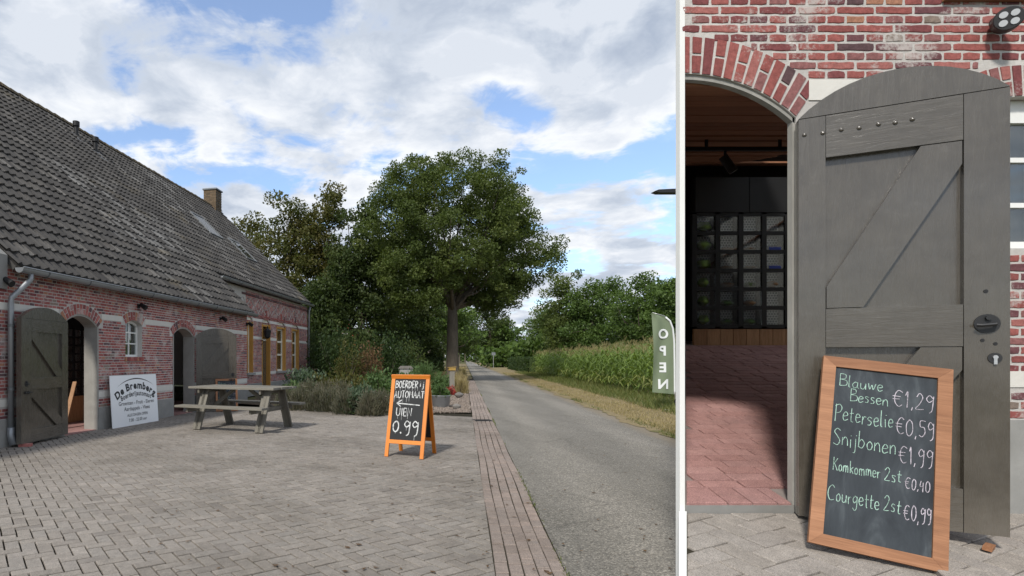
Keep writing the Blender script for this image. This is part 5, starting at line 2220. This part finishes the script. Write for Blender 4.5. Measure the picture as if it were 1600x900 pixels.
# the big open door
HP = Vector((wx(1243) - .034, D0 - .052, W(0, 802, D0 - .03).z))
FP = Vector((W(1572, 0, 2.90).x, 2.90, HP.z))
dv = FP - HP
Wd = dv.length
Hs = W(0, 193, D0 - .03).z - HP.z
door = barn_door(EB, Wd, Hs, .185, False, 2)
door.matrix_parent_inverse = INV
door.location = HP
door.rotation_euler = (0, 0, math.atan2(dv.y, dv.x))
door['label'] = 'large glossy dark grey arched door with diagonal brace'
t = MB()
p = HP + dv * .96
t.box((0, 0, 0), (.09, .035, .022))
o = t.build('door_wedge', M['boardwood'])
o.location = (p.x - .05, p.y - .01, fz(p.y - .01) + .016)
o.rotation_euler = (math.atan(FS), 0, R(35))
lab(o, 'small brown wooden wedge under the large grey door', 'wedge')
t = MB()
t.slab([(-.10, -.05), (.10, -.05), (.10, .05), (-.10, .05)], 0, .03, .004, .4)
o = t.build('loose_paver', M['paver_r'])
p = W(1512, 880, 2.62)
o.location = (p.x, 2.62, fz(2.62) + .004)
o.rotation_euler = (math.atan(FS), 0, R(-25))
lab(o, 'loose grey paver lying beside the foot of the leaning menu board', 'paver')

# ------------------------------------------------------------------ leaning menu boards
def menu_board(name, label, Wb, Hb, full=True):
    root = empty(name, (0, 0, 0))
    lab(root, label, 'chalkboard')
    fw = .055
    def pr(nm, poly, y0, y1, mat, parent=root):
        t = MB()
        t.prism(poly, 'y', y0, y1, random.random())
        return t.build(nm, mat, parent)
    pr('frame_side', [(0, 0), (fw, fw), (fw, Hb - fw), (0, Hb)], -.012, .018, M['boardwood'])
    pr('frame_side', [(Wb, 0), (Wb - fw, fw), (Wb - fw, Hb - fw), (Wb, Hb)], -.012, .018, M['boardwood'])
    pr('frame_rail', [(.001, 0), (Wb - .001, 0), (Wb - fw - .0005, fw), (fw + .0005, fw)], -.0115, .018, M['boardwood'])
    pr('frame_rail', [(.001, Hb), (Wb - .001, Hb), (Wb - fw - .0005, Hb - fw), (fw + .0005, Hb - fw)], -.0115, .018, M['boardwood'])
    s = pr('slate', [(fw - .005, fw - .005), (Wb - fw + .005, fw - .005), (Wb - fw + .005, Hb - fw + .005), (fw - .005, Hb - fw + .005)], .0, .008, M['slate'])
    iw, ih = Wb - 2 * fw, Hb - 2 * fw
    y = -.0012
    L = [('Blauwe', .05, .115, .075, .44), ('Bessen', .17, .20, .075, .38), ('Peterselie', .03, .325, .10, .58), ('Snijbonen', .03, .475, .10, .62), ('Komkommer', .05, .625, .075, .46), ('2st', .55, .63, .075, .16), ('Courgette', .02, .80, .09, .50), ('2st', .56, .80, .085, .16)]
    Pp = [('€1,29', .59, .195, .095, .39), ('€0,59', .63, .355, .095, .36), ('€1,99', .67, .515, .095, .32), ('€0,40', .74, .655, .06, .23), ('€0,99', .74, .825, .08, .25)]
    for nm_, mt_, rows_ in (('chalk_word', 'chalkgreen', L), ('chalk_price', 'chalkpink', Pp)):
        for (s_, fx_, fy_, hh_, ww_) in rows_:
            mm = MB()
            write(mm, s_, fw + fx_ * iw, Hb - fw - fy_ * ih, hh_ * ih, ww_ * iw, .0027 * Hb / .9, y, -.02, False, .05)
            mm.build(nm_, M[mt_], s)
    return root


pBL = Vector((W(1262, 0, 2.90).x, 2.90, 0))
pBR = Vector((W(1478, 0, 2.68).x, 2.68, 0))
dvb = pBR - pBL
dvb.z = 0
Wb = dvb.length
mbd = menu_board('menu_chalkboard', 'wood framed chalkboard with prices leaning on the large grey door', Wb, 1.0)
zl_ = fz(2.90) + .045
angz = math.atan2(dvb.y, dvb.x)
tilt = R(8.5)
mbd.matrix_world = Matrix.Translation((pBL.x, pBL.y, zl_)) @ Matrix.Rotation(angz, 4, 'Z') @ Matrix.Rotation(R(-20), 4, 'X') @ Matrix.Rotation(tilt, 4, 'Y')
# the same board at the farmhouse's second door
m2 = menu_board('menu_chalkboard', 'small framed chalkboard leaning on the far door behind the picnic table', .60, .90)
hp = farm_pt(b2 + .03 + .25, -.55, .012)
m2.matrix_world = Matrix.Translation((hp.x, hp.y - .12, .012)) @ Matrix.Rotation(rot + R(-57), 4, 'Z') @ Matrix.Rotation(R(-9), 4, 'X')

# ------------------------------------------------------------------ trees
ob = W(707, 596.5, 37)
OB = (ob.x, ob.y)
k37 = 37
lobes = [lobe_px(*a, 37, OB) for a in ((645, 300, 62, 52), (735, 292, 80, 48), (800, 325, 48, 52), (622, 360, 58, 62), (712, 365, 100, 80),
                                     (805, 395, 62, 66), (632, 425, 62, 42), (735, 425, 92, 44), (812, 440, 46, 34), (650, 468, 44, 20), (775, 470, 48, 20), (866, 400, 30, 32))]
lobes = [(l[0], l[1] + (i % 3 - 1) * 1.2, l[2], l[3] * 1.10, l[3] * 1.2, l[5] * 1.06) for i, l in enumerate(lobes)]
o = tree('oak_tree', (OB[0], OB[1], 0), (5.4, .40, .27), lobes, 760, 215, .68, .145, M['oak_leaf'], 11, limbs=34, split=.80)
lab(o, 'large spreading oak tree with thick bare trunk beside the road', 'tree')

def px_tree(name, label, u, d, top, bottom, wid, mat, seed, leaf=.2, n=120, per=120, group=None, trunk=.2, clr=.8):
    p = W(u, 0, d)
    base = (p.x, p.y)
    rs = random.Random(seed)
    hh = bottom - top
    L = [lobe_px(u, top + hh * .28, wid * .62, hh * .27, d, base), lobe_px(u - wid * .35, top + hh * .5, wid * .62, hh * .28, d, base), lobe_px(u + wid * .35, top + hh * .52, wid * .62, hh * .28, d, base),
         lobe_px(u, top + hh * .75, wid * .85, hh * .25, d, base), lobe_px(u + rs.uniform(-.3, .3) * wid, top + hh * .12, wid * .3, hh * .13, d, base)]
    zt_ = W(u, top + hh * .45, d).z
    o = tree(name, (base[0], base[1], 0), (zt_, trunk, trunk * .35), L, n, per, clr, leaf, mat, seed, limbs=12, split=.35)
    lab(o, label, 'tree', group)
    return o

px_tree('tree', 'yellow green tree showing above the far end of the farmhouse roof', 395, 46, 322, 560, 50, M['autumn_leaf'], 21, .22, 110, 130)
px_tree('tree', 'brownish tinged tree behind the house corner', 450, 42, 300, 575, 60, M['autumn_leaf'], 22, .21, 140, 150)
px_tree('tree', 'tall rusty topped tree between the house and the oak', 508, 41, 300, 570, 54, M['autumn_leaf'], 23, .21, 140, 150)
px_tree('tree', 'dark leafy tree close to the left of the oak', 562, 39, 312, 585, 62, M['dark_leaf'], 24, .21, 160, 150)
px_tree('tree', 'dark green tree filling the gap below the oak crown', 605, 46, 370, 590, 55, M['dark_leaf'], 25, .22, 130, 140)
px_tree('tree', 'deep green tree low behind the house gable', 500, 36, 430, 590, 44, M['dark_leaf'], 26, .19, 120, 150)

px_tree('tree', 'shady tree filling the view behind the oak trunk', 655, 52, 415, 592, 58, M['dark_leaf'], 27, .24, 130, 130)
px_tree('tree', 'tall dark tree over the road beyond the oak', 765, 112, 452, 574, 40, M['dark_leaf'], 28, .36, 110, 100, None, .3, 1.3)
gR = 'trees behind the maize field'
for i, (u, d, top, wid, lb) in enumerate(((848, 100, 480, 40, 'tree where the hedge meets the road bend'), (885, 82, 408, 44, 'tall tree reaching behind the oak crown above the hedge'),
                                         (925, 78, 436, 50, 'bright green tree standing behind the end of the hedge'), (968, 84, 432, 46, 'rounded green tree behind the middle of the maize'),
                                         (1005, 72, 430, 50, 'broad green tree behind the maize near the flag'), (1052, 66, 434, 52, 'green tree rising directly behind the feather flag'))):
    px_tree('tree', lb, u, d, top, 572, wid, M['far_leaf'] if i != 1 else M['oak_leaf'], 40 + i, .32, 120, 110, gR, .28, 1.25)
p = W(1120, 0, 64)
px_tree('tree', 'green tree beyond the right end of the maize', 1112, 64, 430, 572, 50, M['far_leaf'], 49, .32, 90, 100, gR, .28, 1.2)

gA = 'trees lining the road far away'
for i, (c, d, hgt, side) in enumerate(((-1.6, 62, 9.5, 0), (-1.8, 84, 10, 0), (-1.5, 112, 10, 0), (-1.7, 150, 10.5, 0), (7.5, 112, 9, 1), (6.8, 150, 10, 1), (7.0, 200, 11, 1), (-1.6, 205, 11, 0), (0.5, 260, 13, 0), (5.5, 270, 12, 1))):
    x = road_x(c, d)
    r_ = hgt * .34
    L = [(0, 0, hgt * .68, r_, r_, hgt * .3), (-r_ * .5, 0, hgt * .52, r_ * .8, r_, hgt * .2), (r_ * .5, 0, hgt * .55, r_ * .8, r_, hgt * .2)]
    o = tree('avenue_tree', (x, d, 0), (hgt * .5, .27, .12), L, 60, 90, 1.1, .34 if d < 100 else .5, M['dark_leaf'] if i % 2 else M['far_leaf'], 60 + i, limbs=7, split=.45)
    lab(o, 'roadside tree in the far row on the side of the oak' if side == 0 else 'roadside tree in the far row beyond the hedge', 'tree', gA + (' right' if side else ' left'))

# far wood that closes the horizon
def mass(name, pts, hgt, leaf, mat, seed, label, cat, per=160, thick=6):
    rs = np.random.RandomState(seed)
    C = []
    for (a, b) in zip(pts[:-1], pts[1:]):
        L = math.hypot(b[0] - a[0], b[1] - a[1])
        m = int(L * per)
        t_ = rs.uniform(0, 1, m)
        hloc = hgt * (.7 + .3 * np.sin(t_ * L * .23 + seed) * np.cos(t_ * L * .11))
        z = hloc * rs.uniform(0, 1, m) ** .8
        C.append(np.stack([a[0] + (b[0] - a[0]) * t_ + rs.normal(0, .4, m), a[1] + (b[1] - a[1]) * t_ + rs.uniform(0, thick, m), z], 1))
    o = link(name, leaf_mesh(name, np.concatenate(C), leaf, 0, .7, seed), mat, kind='stuff')
    lab(o, label, cat)
    return o
mass('far_wood', [(-60, 70), (-14, 74), (6, 78)], 8.5, .75, M['dark_leaf'], 3, 'dark wood closing the view behind the left trees', 'wood', 150)
mass('far_wood', [(24, 96), (60, 90), (110, 84)], 8, .8, M['far_leaf'], 4, 'green wood closing the view behind the maize field', 'wood', 120)
mass('far_wood', [(30, 320), (66, 318), (110, 310)], 17, 1.6, M['far_leaf'], 5, 'distant green wood at the end of the road', 'wood', 90)

# shrubs behind the garden
def bush(name, label, cat, loc, rx, rz_, n, leaf, mat, seed, up=.0, elong=.5, group=None, rag=.25, stems=True):
    rs = np.random.RandomState(seed)
    root = empty(name, loc)
    q = rs.normal(size=(n, 3))
    q /= np.linalg.norm(q, axis=1)[:, None]
    q[:, 2] = np.abs(q[:, 2])
    bumpy = 1 + rag * np.sin(q[:, 0] * 5 + seed) * np.cos(q[:, 1] * 6 + seed * 2) + rs.normal(0, .08, n)
    q *= (rs.uniform(.35, 1, n) ** .5 * bumpy)[:, None]
    q *= np.array([rx, rx, rz_])
    q[:, 2] = np.maximum(q[:, 2], .03)
    link('foliage', leaf_mesh('foliage', q, leaf, up, elong, seed), mat, root)
    t = MB()
    rr = random.Random(seed)
    for k in range(6):
        a_ = rr.uniform(0, 6.28)
        t.tube([(0, 0, -.02), (math.cos(a_) * rx * .3, math.sin(a_) * rx * .3, rz_ * .4), (math.cos(a_) * rx * .55, math.sin(a_) * rx * .55, rz_ * .75)], [.02, .014, .006], 5)
    t.build('stem', M['bark'], root)
    lab(root, label, cat, group)
    return root

gS = 'dark shrubs screening the garden'
for i, (u, d, rx, rz_) in enumerate(((492, 33, 1.5, 3.4), (525, 29.5, 1.5, 3.0), (556, 30.5, 1.4, 2.9), (605, 31, 1.4, 2.8), (636, 33, 1.3, 2.4))):
    p = W(u, 0, d)
    bush('shrub', ['tall dark shrub touching the corner of the house gable', 'tall dark shrub between the gable shrub and the olive brown one', 'dark shrub standing behind the olive brown shrub', 'dark green shrub just right of the reddish brown shrub', 'dark shrub behind the stone coloured utility box'][i], 'shrub', (p.x, p.y, 0), rx, rz_, 3600, .15, M['hedge_leaf'] if i % 2 else M['dark_leaf'], 80 + i, .3, .5, gS)
p = W(578, 0, 27.5)
bush('shrub', 'dry reddish brown shrub among the dark green shrubs', 'shrub', (p.x, p.y, 0), .75, 2.1, 1700, .14, M['brown_leaf'], 90, 1.0, .4)
p = W(545, 0, 27.2)
bush('shrub', 'thin olive brown shrub left of the reddish one', 'shrub', (p.x, p.y, 0), .8, 2.2, 1500, .13, M['autumn_leaf'], 91, 1.0, .4)

# bed plants
gL = 'grey lavender bushes along the yard edge'
lv = []
for i, (u, v, r_) in enumerate(((452, 640, .42), (470, 643, .38), (497, 644, .40), (518, 645, .42), (540, 649, .38), (598, 650, .40), (577, 652, .32), (508, 634, .45), (535, 632, .45), (482, 632, .45))):
    d = 1315 / (v - 561) + .35
    p = W(u, 0, d)
    bush('lavender', 'grey green lavender bush with thin stems at the edge of the yard', 'lavender', (p.x, p.y, .02), r_, .62 if i < 7 else .75, 1500, .16, M['lavender'], 100 + i, 2.2, .10, gL, .12)
for i, (u, v, r_, h_, m_, lb) in enumerate(((565, 648, .50, .68, 'sage', 'rounded leafy green bush between the lavenders'), (478, 622, .85, 1.05, 'sage', 'large blue green bush below the house windows'),
                                         (460, 628, .5, .62, 'bushgreen', 'light green low plant behind the picnic table end'), (505, 622, .7, .8, 'autumn_leaf', 'brownish flowering perennial behind the lavenders'),
                                         (545, 622, .8, .85, 'autumn_leaf', 'straw coloured perennial behind the green bush'), (590, 622, .8, .95, 'bushgreen', 'green perennial clump left of the pavement sign'),
                                         (640, 618, .8, .9, 'bushgreen', 'fresh green clump behind the pavement sign'), (662, 605, .9, 1.2, 'bushgreen', 'tall yellow green grass clump before the oak'),
                                         (690, 612, .45, .7, 'bushgreen', 'small green bush behind the zinc tub'), (630, 600, .8, 1.1, 'autumn_leaf', 'tawny grass clump near the stone utility box'))):
    d = 1315 / (v - 561) + .3
    p = W(u, 0, d)
    up = 1.8 if 'grass' in lb else .2
    bush('garden_plant', lb, 'plant', (p.x, p.y, .02), r_, h_, 1900, .13 if up < 1 else .3, M[m_], 120 + i, up, .5 if up < 1 else .08)
gD = 'straw grass tufts by the road'
for i in range(7):
    d = 24 + i * 2.6
    bush('grass_tuft', 'straw coloured grass tuft along the roadside before the avenue', 'grass tuft', (road_x(-.10 - (i % 3) * .25, d), d, .0), .30, .65, 500, .36, M['drygrass'], 140 + i, 2.2, .05, gD)
p = W(703, 0, 24)
bush('heather', 'small red heather beside the wooden post', 'plant', (W(704, 0, 23).x, 23, .01), .22, .36, 500, .09, M['red'], 150, .8, .3)

# zinc tub with plants, stones, post, utility box
p = W(689, 637, 1315 / (637 - 561))
t = MB()
t.lathe([(.0, .02), (.20, .0), (.21, .01), (.245, .33), (.262, .35), (.255, .365), (.235, .34), (.22, .30), (.0, .30)], 28)
t.v = [(q[0] * 1.15, q[1], q[2]) for q in t.v]
o = t.build('zinc_tub', M['zinc'], smooth=True)
o.location = (p.x, p.y, .012)
lab(o, 'oval zinc tub planter behind the pavement sign', 'planter')
bush('tub_plant', 'bushy green plant growing in the zinc tub', 'plant', (p.x, p.y, .30), .26, .42, 900, .09, M['bushgreen'], 151, .8, .4)
for (u, v, s) in ((713, 640, .10), (717, 622, .13), (725, 612, .11)):
    d = 1315 / (v - 561)
    q = W(u, 0, d)
    o = lump('boulder', s, M['stone'], 'rough grey boulder on the gravel by the road', 'boulder', (q.x, d, .005), (1.2, .9, .8), int(u))
    o['group'] = 'boulders on the gravel'
p = W(706, 612, 1315 / (612 - 561))
po = empty('wooden_post', (p.x, p.y, .0))
lab(po, 'grey wooden post with a yellow bird box on top before the oak', 'post')
wpart('post', (0, 0, .0), (0, 0, .95), .22, .16, (0, 1, 0), po, M['oldwood'])
t = MB()
t.bbox((-.15, -.12, .95), (.15, .12, 1.06))
t.bar((-.18, 0, 1.07), (.18, 0, 1.10), .28, .02)
t.build('bird_box', M['yellow'], po)
p = W(634, 0, 26)
ub = empty('utility_box', (p.x, p.y, 0))
lab(ub, 'pale stone coloured utility box among the garden plants', 'utility box')
t = MB()
t.bbox((-.28, -.18, 0), (.28, .18, 1.02))
t.build('body', M['cement'], ub)
t = MB()
t.prism([(-.32, 1.02), (.32, 1.02), (.22, 1.14), (-.22, 1.14)], 'y', -.22, .22)
t.build('lid', M['stone'], ub)

# far houses
def house(name, label, loc, w, dpt, h, rise, wallm, roofm, rz, nwin=3):
    root = empty(name, loc, rz)
    lab(root, label, 'house')
    t = MB()
    t.bbox((-w / 2, -dpt / 2, 0), (w / 2, dpt / 2, h))
    t.build('wall', wallm, root)
    t = MB()
    t.prism([(-dpt / 2 - .4, h), (dpt / 2 + .4, h), (0, h + rise)], 'x', -w / 2 - .3, w / 2 + .3)
    r_ = t.build('roof', roofm, root)
    t = MB()
    t.bbox((w * .3 - .35, -.35, h + rise * .6), (w * .3 + .35, .35, h + rise + .6))
    t.build('chimney', M['brick'], r_)
    for k in range(nwin):
        x = -w / 2 + w * (k + .5) / nwin
        t = MB()
        t.bbox((x - .55, -dpt / 2 - .04, .9), (x + .55, -dpt / 2 + .02, 2.2))
        f_ = t.build('window', M['white'], root)
        t = MB()
        t.bbox((x - .45, -dpt / 2 - .05, 1.0), (x + .45, -dpt / 2 - .035, 2.1))
        t.build('pane', M['slateroof'], f_)
        # dormer windows in the roof
        t = MB()
        yy = -dpt / 2 * .55
        zz = h + rise * .40
        t.bbox((x - .35, yy - .35, zz - .1), (x + .35, yy + .3, zz + .8))
        t.build('roof_window', M['white'], r_)
    return root
p = W(658, 0, 95)
house('house', 'low beige house with dark roof behind the garden', (p.x, p.y, 0), 5.6, 7, 3.0, 1.9, M['beige'], M['slateroof'], R(8))
p = W(500, 0, 66)
house('house', 'orange roofed house glimpsed through the dark trees', (p.x, p.y, 0), 7, 7, 2.9, 2.6, M['brick'], M['redtile'], R(20))
p = W(889, 0, 105)
house('house', 'grey roofed house half hidden behind the hedge and maize', (p.x, p.y, 0), 9, 8, 2.9, 3.2, M['white'], M['slateroof'], R(-15))

# hedge and maize
def hedge(name, label, a, b, w, h, n, seed, mat):
    rs = np.random.RandomState(seed)
    a, b = np.array(a), np.array(b)
    L = np.linalg.norm(b - a)
    ex = (b - a) / L
    ey = np.array([-ex[1], ex[0]])
    root = empty(name, ((a[0] + b[0]) / 2, (a[1] + b[1]) / 2, 0))
    lab(root, label, 'hedge')
    t_, s_, z = rs.uniform(0, L, n), rs.uniform(-.5, .5, n) * w, rs.uniform(.05, 1, n) * h
    face = rs.randint(0, 3, n)
    z = np.where(face == 0, h + rs.normal(0, .05, n), z)
    s_ = np.where(face == 1, -w / 2 + rs.normal(0, .05, n), s_)
    s_ = np.where(face == 2, w / 2 + rs.normal(0, .05, n), s_)
    C = np.stack([a[0] + ex[0] * t_ + ey[0] * s_, a[1] + ex[1] * t_ + ey[1] * s_, z], 1)
    C[:, 0] -= root.location.x
    C[:, 1] -= root.location.y
    link('foliage', leaf_mesh('foliage', C, .22, 0, .6, seed), mat, root)
    t = MB()
    c_ = [(a + ey * w * .42) - np.array(root.location[:2]), (b + ey * w * .42) - np.array(root.location[:2]), (b - ey * w * .42) - np.array(root.location[:2]), (a - ey * w * .42) - np.array(root.location[:2])]
    t.prism([tuple(p_) for p_ in c_], 'z', .0, h * .95)
    t.build('branches', M['hedge_leaf'], root)
    return root
hedge('hedge', 'clipped dark hedge running along the road', (19.2, 57), (24.5, 82), 1.2, 1.55, 9000, 5, M['hedge_leaf'])
hedge('hedge', 'clipped dark hedge bordering the maize field end', (19.5, 57.5), (27.5, 60.5), 1.2, 1.55, 5000, 6, M['hedge_leaf'])

pa, pb = W(612, 0, 58), W(694, 0, 58)
hedge('hedge', 'dark hedge hiding the foot of the low beige house', (pa.x, 58), (pb.x, 59), 1.0, 1.95, 5000, 7, M['hedge_leaf'])


def maize():
    rs = random.Random(4)
    V, Fc, Rn = [], [], []
    TV, TF = MB(), None
    for row in range(26):
        d = 11.5 + rs.random()
        off = 7.05 + row * .72
        while d < 58:
            x = road_x(off, d) + rs.uniform(-.12, .12)
            u = x / d * F + U0
            if u > 1075 and d > 9:
                d += .35
                continue
            if row > 8 and rs.random() < .45:
                d += .4
                continue
            hgt = rs.uniform(1.75, 2.45) + (.05 if row > 2 else -.25 * rs.random())
            nl = 9 if row < 5 else 6
            lx, ly = rs.uniform(-.06, .06), rs.uniform(-.06, .06)
            # stalk
            o = len(V)
            for (zz, rr) in ((0, .014), (hgt * .95, .006)):
                for a_ in (0, 2.09, 4.19):
                    V.append((x + lx * zz + rr * math.cos(a_), d + ly * zz + rr * math.sin(a_), zz))
            for k in range(3):
                k2 = (k + 1) % 3
                Fc.append((o + k, o + k2, o + 3 + k2, o + 3 + k)); Rn.append(rs.random() * .5)
            a0_ = rs.uniform(0, 6.28)
            for l in range(nl):
                z0 = hgt * (.10 + .82 * l / nl)
                a_ = a0_ + l * 2.6 + rs.uniform(-.5, .5)
                ll = rs.uniform(.55, .85) * (1.1 - .35 * l / nl)
                ca, sa = math.cos(a_), math.sin(a_)
                dry = 1.0 if (l < 3 and row < 3 and rs.random() < .6) else rs.random() * .75
                w_ = rs.uniform(.03, .045)
                prof = [(0, 0, .5), (.3, .30, 1), (.62, .38, .85), (.88, .22, .5), (1.0, rs.uniform(-.15, .1), .05)]
                o = len(V)
                for (pr_, pz, pw) in prof:
                    cx_, cy_ = x + lx * z0 + ca * pr_ * ll, d + ly * z0 + sa * pr_ * ll
                    V.append((cx_ - sa * w_ * pw, cy_ + ca * w_ * pw, z0 + pz * ll * .95))
                    V.append((cx_ + sa * w_ * pw, cy_ - ca * w_ * pw, z0 + pz * ll * .95))
                for k in range(4):
                    Fc.append((o + 2 * k, o + 2 * k + 1, o + 2 * k + 3, o + 2 * k + 2)); Rn.append(dry)
            for k in range(5):
                a_ = rs.uniform(0, 6.28)
                p0 = (x + lx * hgt, d + ly * hgt, hgt * .93)
                p1 = (p0[0] + math.cos(a_) * .11, p0[1] + math.sin(a_) * .11, hgt * .93 + rs.uniform(.16, .28))
                TV.add([(p0[0] - .006, p0[1], p0[2]), (p0[0] + .006, p0[1], p0[2]), (p1[0] + .006, p1[1], p1[2]), (p1[0] - .006, p1[1], p1[2])], [(0, 1, 2, 3)])
            d += rs.uniform(.24, .40)
    me = bpy.data.meshes.new('maize')
    me.from_pydata(V, [], Fc)
    me.attributes.new('rnd', 'FLOAT', 'FACE').data.foreach_set('value', np.array(Rn, dtype=np.float32))
    o = link('maize', me, M['corn'], kind='stuff')
    lab(o, 'tall green maize crop beside the grass verge', 'maize')
    TV.build('tassels', M['tassel'], o, kind='stuff')
maize()


def blades(name, label, n, fn, hmin, hmax, w, mat, seed, lean=.5):
    rs = np.random.RandomState(seed)
    P = fn(rs, n)
    hh = rs.uniform(hmin, hmax, len(P))
    a = rs.uniform(0, 2 * np.pi, len(P))
    ln = rs.uniform(.1, lean, len(P)) * hh
    dx, dy = np.cos(a), np.sin(a)
    V = np.empty((len(P), 4, 3), dtype=np.float32)
    V[:, 0] = P + np.stack([-dy * w, dx * w, np.zeros(len(P))], 1)
    V[:, 1] = P + np.stack([dy * w, -dx * w, np.zeros(len(P))], 1)
    V[:, 2] = P + np.stack([dx * ln * .5 + dy * w * .7, dy * ln * .5 - dx * w * .7, hh * .6], 1)
    V[:, 3] = P + np.stack([dx * ln, dy * ln, hh], 1)
    me = bpy.data.meshes.new(name)
    m = len(P)
    me.vertices.add(4 * m)
    me.vertices.foreach_set('co', V.reshape(-1))
    me.loops.add(4 * m)
    me.loops.foreach_set('vertex_index', np.arange(4 * m, dtype=np.int32))
    me.polygons.add(m)
    me.polygons.foreach_set('loop_start', np.arange(0, 4 * m, 4, dtype=np.int32))
    me.update(calc_edges=True)
    me.attributes.new('rnd', 'FLOAT', 'FACE').data.foreach_set('value', rs.uniform(0, 1, m).astype(np.float32))
    o = link(name, me, mat, kind='stuff')
    lab(o, label, 'grass')
    return o


def verge_pts(c0, c1, z, dmin=8.5, dmax=60, pw=1.8, patch=0):
    def fn(rs, n):
        d = dmin + (dmax - dmin) * rs.uniform(0, 1, n) ** pw
        c = rs.uniform(c0, c1, n)
        if patch:
            keep = (np.sin(d * 1.9 + c * 2.0) + np.sin(d * .7 - c * 5 + 1) + rs.normal(0, .5, n)) > patch
            d, c = d[keep], c[keep]
        return np.stack([c + SL * d, d, np.full(len(d), z)], 1)
    return fn
blades('dry_grass', 'short dry straw grass on the verge beside the asphalt', 26000, verge_pts(3.95, 5.7, .03), .03, .10, .006, M['drygrass'], 1, .9)
blades('green_grass', 'greener rough grass between the verge and the maize', 22000, verge_pts(5.2, 7.4, .03), .07, .30, .008, M['grass'], 2, .8)
blades('edge_grass', 'patchy green grass creeping onto the asphalt edge', 9000, verge_pts(3.80, 4.15, .012, patch=.3), .02, .07, .006, M['grass'], 3, .9)
blades('roadside_grass', 'long dry grass beside the road below the oak', 16000, verge_pts(-2.6, .12, .03, 27, 90, 1.4), .12, .42, .012, M['drygrass'], 4, .7)
# little weeds in the joints next to the edging strip
blades('joint_weeds', 'tiny weeds growing in the joint between edging and asphalt', 1500, verge_pts(.672, .715, -.004, 3.8, 26, 1.3, .6), .01, .035, .004, M['grass'], 5, 1.2)

# wheelie bins and a sign pole far down the road
for i, c in enumerate((5.0, 5.9)):
    d = 118
    rt_ = empty('wheelie_bin', (road_x(c, d), d, 0))
    t = MB()
    t.add([(-.25, -.28, .06), (.25, -.28, .06), (.25, .28, .06), (-.25, .28, .06), (-.3, -.36, 1.0), (.3, -.36, 1.0), (.3, .36, 1.0), (-.3, .36, 1.0)], [(3, 2, 1, 0), (4, 5, 6, 7), (0, 1, 5, 4), (1, 2, 6, 5), (2, 3, 7, 6), (3, 0, 4, 7)])
    t.build('body', M['blacksteel'], rt_)
    t = MB()
    t.bbox((-.31, -.40, 1.003), (.31, .38, 1.07))
    t.build('lid', M['darkzinc'], rt_)
    for s in (-1, 1):
        t = MB()
        t.tube([(s * .27, .30, .1), (s * .32, .30, .1)], .1, 12)
        t.build('wheel', M['black'], rt_)
    lab(rt_, 'dark wheelie bin standing at the roadside far down the road', 'bin', 'far wheelie bins')

# fallen leaves blown over the yard and road
rsl = np.random.RandomState(9)
n_ = 420
dl = 3.8 + 14 * rsl.uniform(0, 1, n_) ** 1.3
xl_ = rsl.uniform(-.55, .95, n_) * dl * .62
Cl = np.stack([np.clip(xl_, -4.2, 5.5), dl, np.full(n_, .016)], 1)
ml = leaf_mesh('fallen_leaves', Cl, .05, 0, .6, 9)
co = np.empty(len(ml.vertices) * 3, dtype=np.float32)
ml.vertices.foreach_get('co', co)
co = co.reshape(-1, 3)
co[:, 2] = .010 + np.abs(co[:, 2] - .016) * .35
ml.vertices.foreach_set('co', co.reshape(-1))
o = link('fallen_leaves', ml, M['brown_leaf'], kind='stuff')
lab(o, 'small brown fallen leaves scattered over yard and road', 'leaves')

# road sign pole at the bend
d = 92
sp_ = empty('road_sign', (W(771, 0, d).x, d, 0))
lab(sp_, 'thin pale sign pole standing by the far hedge end', 'sign')
t = MB()
t.tube([(0, 0, 0), (0, 0, 2.5)], .05, 8)
t.build('pole', M['alu'], sp_)
t = MB()
t.bbox((-.3, -.07, 2.05), (.3, -.052, 2.5))
t.build('plate', M['zinc'], sp_)
